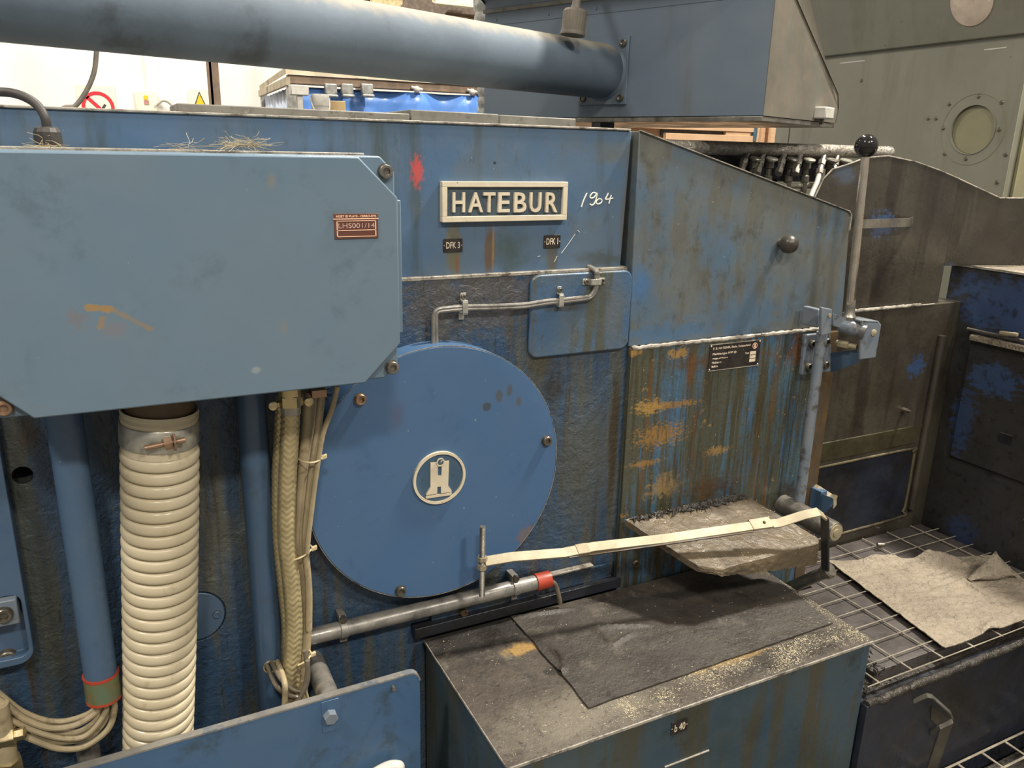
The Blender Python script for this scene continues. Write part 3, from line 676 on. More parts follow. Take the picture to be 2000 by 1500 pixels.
MB().tube(spline([c2 - V((.012, 0, .004)), c2 + V((.008, -.004, -.008)), c2 + V((.016, -.006, -.03)), V((c2.x + .02, yk - .008, .80))], 8), .0045, 10).build('cable_tail', M['cabledark'], cd)
# back rail above the block and bolted strip
p, q_ = at(812, 1238, y=-.02), at(1225, 1128, y=-.02)
MB().box((.395, -.02, .792), (.815, 0, .812)).build('mounting_rail', M['skirt'], MC, .001)
MB().box((.43, -.008, .812), (.80, 0, .842)).build('mounting_strip', M['cast'], MC, .001)
for u in (905, 1240): cap_screw(u, 1195 if u == 905 else 1100, -.012, M['rustangle'], MC, .007, .006)
MB().box((.66, -.014, .845), (.755, 0, .850)).build('painted_glint', M['edge'], MC, .002)  # pale strip standing for a wet reflection, its brightness put into the colour
# far left bolted side plate
SX = at(66, 1270, y=-.03).x
sl = MB().prism(rrect(-.45, SX, at(40, 1298, y=-.03).z, 1.33, -.03, .02), (0, .03, 0)).build('side_plate', M['pipe'], MC, .003)
pz0, pz1 = at(20, 1290, y=-.032).z, at(20, 1165, y=-.032).z
px1 = at(50, 1230, y=-.031).x
cut(sl, MB().prism(rrect(-.40, px1, pz0, pz1, -.05, .012), (0, .038, 0)))
kx = at(36, 1195, y=-.04).x
MB().box((kx - .05, -.040, at(20, 1222, y=-.04).z), (kx, -.012, at(20, 1172, y=-.04).z)).build('clamp_block', M['bracket'], sl, .002)
cap_screw(8, 1200, -.040, M['bolt'], sl, .010, .007); cap_screw(16, 1284, -.012, M['bolt'], sl, .012, .008)
hp = at(44, 929, y=0); cut(cst, MB().cyl((hp.x, -.02, hp.z), (hp.x, .06, hp.z), .012, 28))
# round cap set flush in the casting with an open groove around it
rcz = at(385, 1205, y=0); rr = at(442, 1200, y=0).x - rcz.x
cut(cst, MB().cyl((rcz.x, -.02, rcz.z), (rcz.x, .006, rcz.z), rr, 56))
cp = MB().lathe((rcz.x, .006, rcz.z), (0, -1, 0), [(rr - .002, 0), (rr - .002, .0055), (rr - .003, .0065), (.001, .0065)], 56).build('round_cap', M['pipe'], cst)
cap_screw(424, 1200, -.0005, M['pipe'], cp, .006, .003)
# slabs lying on the machine's top edge
def slab(u0, v0, u1, v1, y, dz, label, nm='steel_slab', dpt=.12):
    a, b = at(u0, v0, y=y), at(u1, v1, y=y)
    o = MB().prism([V((a.x, y, TOPZ + .0035 + dz)), V((b.x, y, TOPZ + .0035 + dz)), V((b.x, y, b.z)), V((a.x, y, b.z + .001))], (0, dpt, 0)).build(nm, M['slab'], None, .0015)
    tag(o, label, 'slab', 'slabs on top of the machine')
slab(345, 208, 800, 222, .03, 0, 'long thin dark grey slab on machine top nearest the warning sign')
slab(802, 226, 974, 223, .035, 0, 'scuffed grey slab with a pale chipped end on the machine top')
slab(976, 240, 1125, 232, .05, 0, 'short speckled grey slab on machine top beside the sloping door')
#BOX
# ------------------------------------------------------------------ electrical enclosure
BX0, BX1, BZ0, BZ1, BY = -.140, .318, 1.312, 1.588, -.2
EB = thing('electrical_enclosure', (.1, -.1, BZ0), 'wide blue-grey electrical box with chamfered lid and brown label', 'electrical box')
def cham(x0, x1, z0, z1, c, y): return [V(p) for p in ((x0 + c, y, z0), (x1 - c, y, z0), (x1, y, z0 + c), (x1, y, z1 - c), (x1 - c, y, z1), (x0 + c, y, z1), (x0, y, z1 - c), (x0, y, z0 + c))]
MB().prism(cham(BX0 - .002, BX1 + .001, BZ0, BZ1 + .001, .018, BY + .014), (0, .186, 0)).build('body', M['box'], EB, .002)
lid = MB().prism(cham(BX0, BX1, BZ0, BZ1, .047, BY), (0, .0135, 0)).build('lid', M['box'], EB, .002)
for u, v in ((752, 335), (765, 717), (8, 795)):
    cap_screw(u, v, BY + .013, M['boltrust'] if u < 700 else M['steel'], EB, .0085, .007, name='corner_screw')
MB().box((BX1 + .002, BY + .012, at(785, 655, y=BY).z), (BX1 + .008, BY + .055, at(785, 392, y=BY).z)).build('hinge_leaf', M['box'], EB, .0015)
for zz in (at(790, 405, y=BY).z, at(790, 630, y=BY).z):
    MB().cyl((BX1 + .008, BY + .03, zz - .006), (BX1 + .008, BY + .03, zz + .006), .003, 12).build('hinge_knuckle', M['steel'], EB)
MB().box((BX0, BY + .035, BZ1), (BX1 - .03, BY + .05, BZ1 + .004)).build('top_seam', M['edge'], EB, .001)
MB().box((-.03, -.16, BZ0 - .008), (.12, -.04, BZ0)).build('gland_plate', M['rustangle'], EB, .001)
# brown label on the lid
def An(zx, zy): return at(640 + zx / 18.18, 410 + zy / 18.18, y=BY)
a, b = An(245, 1040), An(1770, 115)
lb = MB().box((a.x, BY - .0012, a.z), (b.x, BY, b.z)).build('asset_label', M['platebrown'], lid, .0003)
lb['label'] = 'brown asset plate with scratched number'
LW, LH = b.x - a.x, b.z - a.z
def lrect(x0, z0, x1, z1, mat=None, nm='label_line'):
    return MB().box((a.x + LW * x0, BY - .0016, a.z + LH * z0), (a.x + LW * x1, BY - .001, a.z + LH * z1)).build(nm, mat or M['plateline'], lid)
lm = MB()
for x0_, z0_, x1_, z1_ in ((-.02, .775, 1.01, .81), (.05, .70, .95, .725), (.05, .08, .95, .105), (.05, .08, .072, .72), (.93, .08, .952, .72), (.05, .33, .95, .355)):
    lm.box((a.x + LW * x0_, BY - .0016, a.z + LH * z0_), (a.x + LW * x1_, BY - .001, a.z + LH * z1_))
lm.build('label_lines', M['plateline'], lid)
glyph('ASSET ID PLATE - CERRO-EMS', a.x + LW * .04, a.x + LW * .96, a.z + LH * .85, a.z + LH * .94, BY - .0012, .0003, M['plateline'], lid, 'label_heading', .02)
glyph('LHS001/14', a.x + LW * .09, a.x + LW * .92, a.z + LH * .43, a.z + LH * .62, BY - .0012, .0003, M['scratch'], lid, 'label_number', 0)
# cable gland and its black cable on the box
CG = thing('cable_gland', (at(96, 285, y=-.13).x, -.13, BZ1), 'black plastic cable gland with curved cable on electrical box', 'cable gland')
gx = wloc(CG).x
MB().lathe((gx, -.13, BZ1 + .001), (0, 0, 1), [(.013, 0), (.013, .004), (.011, .0042), (.011, .006)], 24).build('base_nut', M['blackrub'], CG)
m = MB(); pr = []
m.lathe((gx, -.13, BZ1 + .006), (0, 0, 1), [(.0135, 0), (.014, .003), (.0135, .013), (.0115, .017), (.007, .0185)], 12)
m.build('clamping_nut', M['blackrub'], CG, smooth=20)
pts = [V((gx, -.13, BZ1 + .02)), at(88, 230, y=-.13), at(72, 205, y=-.125), at(45, 188, y=-.12), at(10, 180, y=-.115), at(-40, 182, y=-.11), at(-120, 200, y=-.1)]
MB().tube(spline(pts, 8), .0048, 12).build('cable', M['blackrub'], CG)
# lint tufts
random.seed(3)
def lint(u, v, y, w, h, n, label):
    m = MB()
    for i in range(n):
        p0 = at(u + random.uniform(-w, w), v + random.uniform(-h, h) * .3, y=y); P = [p0]
        d = V((random.uniform(-1, 1), random.uniform(-.4, .4), random.uniform(-.05, .12)))
        for k in range(5):
            d += V((random.uniform(-.5, .5), random.uniform(-.3, .3), random.uniform(-.22, .2)))
            P.append(P[-1] + d.normalized() * random.uniform(.003, .007))
        for p in P: p.z = max(p.z, BZ1 + .0018)
        m.tube(P, .00022, 4)
    o = m.build('lint', M['lint']); tag(o, label, 'lint', kind='stuff'); return o
lint(480, 283, -.15, 30, 10, 90, 'grey fibrous lint tuft lying on top of electrical box')
lint(360, 288, -.16, 14, 6, 22, 'thin wisp of lint on the electrical box edge')
lint(98, 285, -.15, 22, 5, 22, 'dust and lint around the black cable gland')

# ------------------------------------------------------------------ hose and pipes under the box
HS = thing('corrugated_hose', (-.012, -.09, .3), 'thick cream ribbed flexible hose hanging under electrical box', 'hose')
ht, hb = V((.034, -.098, 1.278)), V((-.046, -.072, .45))
hd = (hb - ht); HL = hd.length; hd.normalize()
prof = []; t = .052; k = 0
while t < HL:
    for (dr_, dt) in ((-.0040, 0), (-.0008, .0014), (.0006, .0035), (.001, .0085), (.0008, .0120), (-.0002, .0148), (-.0040, .0164)):
        w = .0462 * (1 + .012 * sin(t * 9))
        prof.append((w + dr_, t + dt))
    t += .0172; k += 1
# slight lean of every ridge like a helix: tube with sheared rings
m = MB(); a_ = hd.orthogonal().normalized(); b_v = hd.cross(a_); seg = 56; vs = []; fs = []
for r, tt in prof:
    for i in range(seg):
        an = 2 * pi * i / seg
        sag = .002 * sin(tt * 5.5)
        vs.append(ht + hd * (tt + .0172 * (i / seg) * 0 + .0028 * sin(an + 2.2)) + (a_ * cos(an) + b_v * sin(an)) * r + V((sag, 0, 0)))
for j in range(len(prof) - 1):
    for i in range(seg):
        kk = (i + 1) % seg; fs.append((j * seg + i, j * seg + kk, (j + 1) * seg + kk, (j + 1) * seg + i))
m.add(vs, fs).build('ribbed_sleeve', M['hose'], HS, smooth=60)
MB().lathe(ht, hd, [(.0425, .001), (.0455, 0), (.0465, .004), (.0445, .007), (.0465, .011), (.0455, .014), (.0455, .055)], 56, cap=False).build('cuff', M['hose'], HS)
MB().lathe(ht, hd, [(.0468, .016), (.0475, .017), (.0475, .044), (.0468, .045)], 56).build('hose_clamp', M['clamp'], HS)
cb = ht + hd * .030 + V((0, -.049, 0))
bl_ = MB().cyl(cb + V((-.020, -.003, -.003)), cb + V((.026, -.002, .001)), .0035, 12).build('clamp_bolt', M['boltrust'], HS)
MB().cyl(cb + V((.002, -.003, -.001)), cb + V((.011, -.003, 0)), .0085, 6).cyl(cb + V((.0125, -.003, 0)), cb + V((.015, -.003, 0)), .012, 6).build('nut', M['boltrust'], HS)
MB().lathe(ht, hd, [(.0415, -.030), (.0415, .004)], 40).build('spigot', M['rustangle'], HS)

P1 = thing('conduit_tube', (-.073, -.08, .86), 'blue vertical tube ending in green and orange collar with cables', 'tube')
MB().cyl((-.073, -.08, .905), (-.073, -.08, BZ0), .0205, 32).build('tube', M['pipe'], P1)
MB().lathe((-.073, -.08, .872), (0, 0, 1), [(.019, 0), (.0222, .0), (.0222, .004), (.0222, .037), (.0205, .0375)], 32).build('collar', M['green'], P1)
MB().lathe((-.073, -.08, .8705), (0, 0, 1), [(.0226, 0), (.0226, .0035)], 32).build('red_band', M['red'], P1)
MB().lathe((-.073, -.08, .9065), (0, 0, 1), [(.0226, 0), (.0226, .0035)], 32).build('red_band', M['red'], P1)
P2 = thing('conduit_tube', (.152, -.04, .45), 'blue vertical tube with cables looping from a notched hole', 'tube')
p2t = MB().cyl((.152, -.04, .45), (.152, -.04, BZ0), .0205, 32).build('tube', M['pipe'], P2)
nz = at(528, 1302, y=-.0605)
cut(p2t, MB().prism([V((nz.x + .0085 * cos(a), -.08, nz.z + .0085 * sin(a))) for a in [i * pi / 10 for i in range(20)]], (0, .036, 0)))
MB().ring(V((nz.x, -.0595, nz.z)), (0, -1, 0), .0085, .0105, .0025, 24).build('notch_rim', M['tie'], P2)

# braided hoses
def braided(pts, r, n=9):
    P = spline(pts, n * 6); L = sum((P[i + 1] - P[i]).length for i in range(len(P) - 1))
    # resample evenly
    step = .00115; out = [P[0]]; acc = 0
    for i in range(len(P) - 1):
        sgm = P[i + 1] - P[i]; l = sgm.length; d = step - acc
        while d <= l:
            out.append(P[i] + sgm * (d / l)); d += step
        acc = l - (d - step)
    seg = 40
    def fn(i, j):
        a = j / seg * 10; s_ = i * .40
        w = int(a) % 2
        ph = (a % 1) * 1.0
        return .0012 * (abs(sin((s_ + (ph if w else 1 - ph) * 2.2))) - .5)
    return MB().tube(out, r, seg, fn)
def cpath(lst, y0, y1):
    n = len(lst); return [at(u, v, y=y0 + (y1 - y0) * i / (n - 1)) for i, (u, v) in enumerate(lst)]
BH = thing('braided_hose', (.2, -.1, .75), 'thick braided metal hose with brass flange under electrical box', 'hose', 'braided hoses under the electrical box')
bp = cpath([(568, 800), (566, 850), (561, 950), (560, 1050), (568, 1130), (574, 1220), (570, 1300), (566, 1400)], -.085, -.085)
braided(bp, .0122).build('braid', M['braid'], BH, smooth=80)
p = bp[0]
MB().cyl(p + V((0, 0, -.006)), p + V((0, 0, .008)), .0135, 24).build('ferrule', M['clamp'], BH, .001)
MB().cyl(p + V((0, 0, .006)), p + V((0, 0, .022)), .0185, 6).build('hex_nut', M['brass'], BH, .001)
MB().cyl(p + V((0, 0, .018)), (p.x, p.y, BZ0), .0165, 28).build('threaded_neck', M['brass'], BH)
f_ = MB().box(p + V((-.026, -.004, .006)), p + V((.026, .004, .014))).build('flange_ears', M['brass'], BH, .002)
for s_ in (-1, 1): MB().lathe(p + V((.024 * s_, -.004, .010)), (0, -1, 0), [(.0062, 0), (.0062, .003), (.003, .0045), (.0005, .0045)], 16).build('ear_screw', M['brass'], BH)
B2 = thing('braided_hose', (.2, -.08, .75), 'thinner braided hose half hidden behind the flanged braided hose', 'hose', 'braided hoses under the electrical box')
braided(cpath([(551, 775), (547, 850), (543, 950), (544, 1050), (552, 1130), (561, 1220), (560, 1300)], -.052, -.052), .0085).build('braid', M['braid'], B2, smooth=80)
# plain cables
cabs = [([(604, 765), (598, 850), (589, 950), (584, 1050), (594, 1150), (598, 1220), (594, 1300), (588, 1380)], .0082, 'thickest beige cable beside the braided hoses'),
        ([(614, 762), (609, 840), (602, 930), (594, 1010), (586, 1060), (584, 1110)], .0042, 'slim beige cable between the two thicker cables'),
        ([(630, 760), (622, 830), (610, 910), (602, 980), (596, 1060), (603, 1150), (603, 1230)], .0052, 'medium beige cable second from the round cover'),
        ([(659, 755), (648, 800), (630, 850), (617, 930), (608, 1000), (602, 1050), (600, 1080)], .0038, 'outermost thin cable bending against the round cover')]
for i, (l, r, lab) in enumerate(cabs):
    o = MB().tube(spline(cpath(l, *((-.068, -.068), (-.052, -.052), (-.0830, -.0830), (-.0935, -.0935))[i]), 8), r, 12).build('cable', M['cable']); tag(o, lab, 'cable', 'beige cables under the electrical box')
o = MB().box(at(606, 768, y=-.08) - V((.0, .012, .004)), at(634, 762, y=-.08) + V((0, .012, .004))).build('cable_entry_plate', M['boltrust'], EB)
# cable ties
def tie(u, v, y, w, lab, tilt=0.0, h=.010):
    c = at(u, v, y=y); P = []
    for i in range(25):
        a = 2 * pi * i / 24; P.append(c + V((w * cos(a), h * sin(a), tilt * cos(a))))
    T = thing('cable_tie', c, lab, 'cable tie', 'cable ties on the cable bundle')
    MB().tube(P, .0013, 6).build('strap', M['tie'], T)
    MB().obox(c + V((w + .002, -h * .4, tilt)), (.004, 0, .001), (0, .0025, 0), (0, 0, .003)).build('head', M['tie'], T, .0008)
tie(604, 891, -.0755, .0165, 'cream cable tie high on the cables, just under electrical box', .0, .0255)
tie(581, 1080, -.08, .021, 'cream cable tie around hoses at height of the emblem', .006, .016)
tie(584, 1285, -.08, .018, 'cream cable tie above the looped dark cables', .005, .016)
# loops from the notch
lo = [([(520, 1298), (540, 1340), (562, 1357), (585, 1360), (598, 1340), (602, 1310), (597, 1285)], .0034, 'dark cable looping from the notched tube around hoses', 'cabledark'),
      ([(530, 1293), (548, 1325), (568, 1345), (590, 1350), (597, 1335), (600, 1300), (595, 1270)], .0034, 'second dark cable looping from notched tube', 'cabledark'),
      ([(542, 1292), (555, 1330), (557, 1360), (553, 1385), (538, 1400), (520, 1440)], .0042, 'beige cable dropping from notched tube behind lower guard', 'cable'),
      ([(601, 1290), (599, 1330), (585, 1365), (565, 1385), (545, 1405), (530, 1440)], .0034, 'dark cable curving down behind the lower guard', 'cabledark'),
      ([(590, 1330), (600, 1360), (604, 1385), (606, 1430)], .0024, 'thin pale cable running straight down beside grey strut', 'cable')]
for kk_, (l, r, lab, mt) in enumerate(lo):
    ys = [-.064 if kk_ < 3 else (0, 0, 0, -.1270, -.1020)[kk_]] + [(-.102, -.1100, -.1185, -.1270, -.1020)[kk_] for k_ in range(1, len(l))]
    o = MB().tube(spline([at(u_, v_, y=y_) for (u_, v_), y_ in zip(l, ys)], 8), r, 10).build('cable', M[mt]); tag(o, lab, 'cable', 'cables looped at the notched tube')
# bundle from the first tube to the left
bun = [([(190, 1388), (150, 1415), (100, 1422), (50, 1405), (10, 1375), (-30, 1350)], .0042), ([(200, 1390), (161, 1426), (115, 1430), (60, 1415), (10, 1390), (-30, 1370)], .0042),
       ([(206, 1390), (170, 1435), (125, 1442), (70, 1428), (20, 1405), (-30, 1385)], .0040), ([(214, 1388), (185, 1432), (140, 1448), (85, 1445), (30, 1415), (-30, 1400)], .0038),
       ([(224, 1384), (210, 1425), (165, 1458), (115, 1462), (65, 1445), (36, 1432)], .0042), ([(182, 1387), (138, 1406), (95, 1408), (45, 1390), (5, 1360), (-30, 1330)], .0038)]
labs = ['uppermost', 'second', 'third', 'fourth', 'lowest', 'rearmost']
for (l, r), nm in zip(bun, labs):
    yb_ = -.074 if nm in ('rearmost', 'second', 'fourth') else -.0840
    c_ = cpath(l, yb_, yb_)
    c_ = [V((-.073 + (c_[0].x + .073) * .8, yb_, .874))] + c_
    o = MB().tube(spline(c_, 8), r, 10).build('cable', M['cable']); tag(o, 'beige cable sagging from blue tube collar, %s of its bundle' % nm, 'cable', 'cables sagging from the tube collar')
VF = thing('brass_valve', at(10, 1460, y=-.09), 'tarnished brass pipe fitting at the end of sagging cable', 'pipe fitting')
p = at(8, 1440, y=-.09)
MB().cyl(p + V((0, 0, -.2)), p + V((0, 0, .05)), .012, 20).build('pipe', M['cable'], VF)
MB().cyl(p + V((-.02, 0, 0)), p + V((.014, -.004, .002)), .013, 6).build('hex_body', M['brass'], VF, .001)
MB().cyl(p + V((.012, -.004, .002)), p + V((.024, -.006, .003)), .008, 6).build('gland_nut', M['brass'], VF)
MB().cyl(p + V((0, 0, -.055)), p + V((0, 0, -.035)), .016, 6).build('hex_nut', M['brass'], VF)

# ------------------------------------------------------------------ lower guard plate
LG = thing('guard_plate', (.1, -.15, 0), 'blue lower guard plate with worn grey top edge', 'guard plate')
lx1 = at(821, 1400, y=-.15).x; lz = .826
poly = [V((-.6, -.15, .0)), V((lx1, -.15, .0))] + [V((lx1 - .016 + .016 * cos(a), -.15, lz - .016 + .016 * sin(a))) for a in [i * pi / 12 for i in range(7)]] + [V((-.6, -.15, lz - .013))]
M['guard'] = paint('guard_paint_blue', (0.04, 0.095, 0.19), (0.05, 0.105, 0.185), 7, dirt=[((0.03, 0.05, 0.065), .7, 12, .54, .68), (OIL, .6, 26, .64, .72)], specks=((.4, .4, .4), .5, 180, .76), rough=.38, bump=(.08, 80, .001, 3))
MB().prism(poly, (0, .011, 0)).build('plate', M['guard'], LG, .001)
MB().strip([p + V((0, .0055, .0012)) for p in poly[:1:-1]], (0, .0058, 0), .0012).build('worn_edge', paint('worn_guard_edge', (0.22, 0.21, 0.195), (0.30, 0.285, 0.25), 30, dirt=[((0.10, 0.13, 0.17), .7, 30, .52, .64), ((0.32, 0.17, 0.11), .6, 50, .64, .7)], rough=.4, metal=.4), LG)
p = at(645, 1398, y=-.153); MB().cyl((p.x, -.15, p.z), (p.x, -.162, p.z), .0105, 6, ch=.001).build('hex_bolt', M['bracket'], LG)
p = at(768, 1343, y=-.152); MB().cyl((p.x, -.15, p.z), (p.x, -.157, p.z), .003, 12).build('stud', M['steel'], LG)
p = at(645, 1372, y=-.151); MB().box((p.x - .013, -.1515, p.z - .05), (p.x + .013, -.150, p.z + .004)).build('strap', M['guard'], LG, .0006)
p = at(752, 1508, y=-.17)
MB().tube(spline([p + V((-.05, .0, -.01)), p + V((-.02, 0, .0)), p + V((.005, 0, .006)), p + V((.02, .0, .002)), p + V((.024, .01, -.01))], 6), .010, 14).build('pale_handle', M['plastic'], LG)
st = at(612, 1290, y=0)
MB().cyl((.226, -.138, .79), (.226, 0.0, .79), .0165, 24).build('strut', M['conduit'], LG)
pq = at(172, 1462, y=-.028); MB().cyl((pq.x, -.028, .45), (pq.x, -.028, pq.z + .02), .0155, 20).build('post', M['conduit'], LG)
#BLOCK
# ------------------------------------------------------------------ step block
KX0, KX1, KY0, KY1, KZ = .410, 1.125, -.350, -.021, .790
SB = thing('step_block', (.77, -.18, 0), 'large blue-green steel step block with grimy oil-soaked top', 'step block')
MB().box((KX0 + .003, KY0 + .003, 0), (KX1 - .003, KY1, KZ - .004)).build('body', M['blockside'], SB, .003)
MB().box((KX0, KY0, KZ - .005), (KX1, KY1, KZ)).build('top_plate', M['blocktop'], SB, .0015)
MB().box((KX0 + .002, KY0 - .0008, KZ - .006), (KX1 - .002, KY0 + .003, KZ - .0004)).build('worn_front_edge', M['edge'], SB, .001)
MB().box((KX0 - .0008, KY0 + .002, KZ - .005), (KX0 + .0015, KY1, KZ - .0004)).build('worn_side_edge', M['edge'], SB, .001)
a, b = at(1311, 1439, y=KY0), at(1343, 1428, y=KY0)
small_tag(a.x, a.z, b.x, at(1312, 1414, y=KY0).z, KY0 + .003, (('b 40', .2, .85, .2, .75),), SB, 'black tag reading b 40')
p0, p1 = at(1300, 1500, y=KY0), at(1386, 1467, y=KY0)
MB().cyl((p0.x, KY0 + .002, p0.z), (p1.x, KY0 + .002, p1.z), .0015, 8).build('seam_line', M['edge'], SB)
# soaked mat on the block: wrinkled grid sheet
def sheet(c00, c10, c11, c01, nu, nv, fn, th=.0025):
    m = MB(); vs = []; fs = []
    for j in range(nv + 1):
        for i in range(nu + 1):
            s_, t_ = i / nu, j / nv
            p = c00 * (1 - s_) * (1 - t_) + c10 * s_ * (1 - t_) + c11 * s_ * t_ + c01 * (1 - s_) * t_
            dx, dy, dz = fn(s_, t_, p); vs.append(p + V((dx, dy, dz)))
    for j in range(nv):
        for i in range(nu):
            k = j * (nu + 1) + i; fs.append((k, k + 1, k + nu + 2, k + nu + 1))
    n = len(vs)
    vs2 = [v - V((0, 0, th)) for v in vs]
    fs2 = [tuple(i + n for i in f[::-1]) for f in fs]
    bd = [i for i in range(nu)] + [j * (nu + 1) + nu for j in range(nv)] + [nv * (nu + 1) + i for i in range(nu, 0, -1)] + [j * (nu + 1) for j in range(nv, 0, -1)]
    sd = [(bd[i], bd[(i + 1) % len(bd)], bd[(i + 1) % len(bd)] + n, bd[i] + n) for i in range(len(bd))]
    return m.add(vs + vs2, fs + fs2 + sd)
ZT = KZ + .0035
mc = [at(1151, 1381, z=ZT), at(1627, 1216, z=ZT), at(1513, 1126, z=ZT), at(994, 1198, z=ZT)]
mc[2].y = min(mc[2].y, -.024); mc[3].y = min(mc[3].y, -.024)
def ridge(p, a, b, w, h):
    a = V((a[0], a[1], 0)); b = V((b[0], b[1], 0)); q = V((p.x, p.y, 0)); d = b - a
    t = max(0, min(1, (q - a).dot(d) / d.dot(d))); r = (q - a - d * t).length
    return h * math.exp(-(r / w) ** 2) * (sin(pi * min(max(t, .02), .98)) ** .5)
rg = [(at(1155, 1225, z=ZT), at(1195, 1262, z=ZT)), (at(1195, 1262, z=ZT), at(1240, 1235, z=ZT)), (at(1075, 1260, z=ZT), at(1105, 1300, z=ZT)), (at(1105, 1300, z=ZT), at(1085, 1325, z=ZT)), (at(1150, 1225, z=ZT), at(1270, 1222, z=ZT)), (at(1010, 1205, z=ZT), at(1120, 1190, z=ZT))]
def fmat(s_, t_, p):
    z = .0012 * mnoise.noise(p * 30) + .0006 * mnoise.noise(p * 90)
    for a, b in rg: z += ridge(p, a, b, .0035, .006)
    e = min(s_, 1 - s_, t_, 1 - t_)
    jx = .004 * mnoise.noise(p * 25 + V((5, 0, 0))) if e < .02 else 0
    return (jx, jx * .7 if t_ < .5 else 0, max(z, 0))
o = sheet(*mc, 110, 60, fmat, .003).build('absorbent_mat', M['mat'], smooth=60); tag(o, 'black oil-soaked absorbent mat on top of the step block', 'mat'); MATO = o
m = MB()
for i in range(34):
    for j in range(12):
        s_, t_ = .05 + .9 * i / 33 + random.uniform(-.006, .006), .06 + .88 * j / 11 + random.uniform(-.01, .01)
        if t_ > .62 and random.random() < .6: continue
        p = mc[0] * (1 - s_) * (1 - t_) + mc[1] * s_ * (1 - t_) + mc[2] * s_ * t_ + mc[3] * (1 - s_) * t_
        p = p + V(fmat(s_, t_, p)); m.lathe(p - V((0, 0, .001)), (0, 0, 1), [(.0013, 0), (.0011, .0016)], 6)
o = m.build('perforations', M['mat'], MATO, smooth=0); o['kind'] = 'stuff'
# metal chips
random.seed(11)
def chips(n, fn, mat, nm, label, smin=.00025, smax=.0011, parent=None):
    vs = []; fs = []
    for i in range(n):
        c = V(fn()); s_ = random.uniform(smin, smax); a = random.uniform(0, pi); l = random.uniform(1, 2.4)
        dx = V((cos(a), sin(a), random.uniform(-.25, .25))) * s_ * l; dy = V((-sin(a), cos(a), random.uniform(-.3, .3))) * s_ * .5; up = V((0, 0, s_ * .6))
        k = len(vs); vs += [c - dx, c + dy, c + dx, c - dy, c + up]
        fs += [(k, k + 1, k + 4), (k + 1, k + 2, k + 4), (k + 2, k + 3, k + 4), (k + 3, k, k + 4)]
    o = MB().add(vs, fs).build(nm, mat, parent, smooth=0); o['kind'] = 'stuff'
    if label: o['label'] = label
    return o
def f1():
    while True:
        x = random.uniform(KX0 + .01, KX1 - .004); y = random.choice([random.gauss(-.315, .018), random.gauss(-.31, .03), random.uniform(KY0, KY1)])
        if y < KY0 + .003 or y > KY1 - .01: continue
        if mnoise.noise(V((x * 14, y * 22, 0))) < random.uniform(-.35, .25): continue
        if y > -.29 and x > .62 and random.random() < .93: continue
        if x < .62 and random.random() < .85: continue
        return (x, y, KZ + .0005 + (.003 if x > .62 and y > -.28 else 0))
o = chips(5200, f1, M['chips'], 'metal_chips', 'pale metal chips scattered along the block front edge'); o['category'] = 'chips'
def f2():
    while True:
        x = KX1 - abs(random.gauss(.012, .010)); y = random.uniform(KY0, -.06)
        if x > KX1 - .002: continue
        return (x, y, KZ + .0005)
o = chips(900, f2, M['chips'], 'metal_chips', 'pale metal chips along the block end beside the grating'); o['category'] = 'chips'

# ------------------------------------------------------------------ hinged flap
FL = thing('hinged_flap', (.98, -.1, .9), 'grime-caked hinged flap with thick front lip above step block', 'flap')
A = at(1221, 1010, y=-.0295); Bp = at(1452, 962, y=-.0295); Cc = at(1384, 1119, y=-.19); Dd = at(1612, 1058, y=-.19)
A.z = Bp.z = .941; zf = (Cc.z + Dd.z) / 2
def fp(s_, t_): return (A * (1 - s_) + Bp * s_) * (1 - t_) + (V((Cc.x, Cc.y, zf)) * (1 - s_) + V((Dd.x, Dd.y, zf)) * s_) * t_
m = MB(); nu, nv = 60, 40; vs = []; fs = []
for j in range(nv + 1):
    for i in range(nu + 1):
        s_, t_ = i / nu, j / nv
        # rounded front-right corner, cut front-left corner
        tt = t_
        if s_ > .92: tt = t_ * (1 - .10 * ((s_ - .92) / .08) ** 2)
        if s_ < .10: tt = t_ * (1 - .13 * ((.10 - s_) / .10))
        p = fp(s_, tt); p.z += .0012 * mnoise.noise(p * 35) + .0009 * mnoise.noise(p * 110); vs.append(p)
n0 = len(vs)
for j in range(nv):
    for i in range(nu):
        k = j * (nu + 1) + i; fs.append((k, k + 1, k + nu + 2, k + nu + 1))
vs += [v - V((0, 0, .012)) for v in vs]
fs += [tuple(i + n0 for i in f[::-1]) for f in fs]
bd = [i for i in range(nu)] + [j * (nu + 1) + nu for j in range(nv)] + [nv * (nu + 1) + i for i in range(nu, 0, -1)] + [j * (nu + 1) for j in range(nv, 0, -1)]
fs += [(bd[i], bd[(i + 1) % len(bd)], bd[(i + 1) % len(bd)] + n0, bd[i] + n0) for i in range(len(bd))]
m.add(vs, fs).build('flap_plate', M['flap'], FL, smooth=50)
front = [vs[nv * (nu + 1) + i] for i in range(nu + 1)] + [vs[j * (nu + 1) + nu] for j in range(nv - 1, int(nv * .55), -1)]
m = MB(); lv = []; lf = []; nh = 7
for i, p in enumerate(front):
    s_ = min(i / nu, 1.0)
    h = .006 + .040 * s_ ** .8 + .0025 * mnoise.noise(V((i * .35, 0, 0)))
    if i > nu: h *= 1 - .5 * (i - nu) / (len(front) - nu)
    out = V((0, -1, 0)) if i <= nu * .93 else (V((.7, -.7, 0)) if i <= nu else V((1, 0, 0)))
    for k in range(nh + 1):
        q = p + out * (.0015 + .002 * mnoise.noise(V((i * .4, k * .9, 2)))) * sin(pi * min(k / nh, .5)) + V((0, 0, -h * k / nh)); lv.append(q)
    lv.append(p + V((0, 0, -h)) - out * .014); lv.append(p - out * .014 - V((0, 0, .002)))
w_ = nh + 3
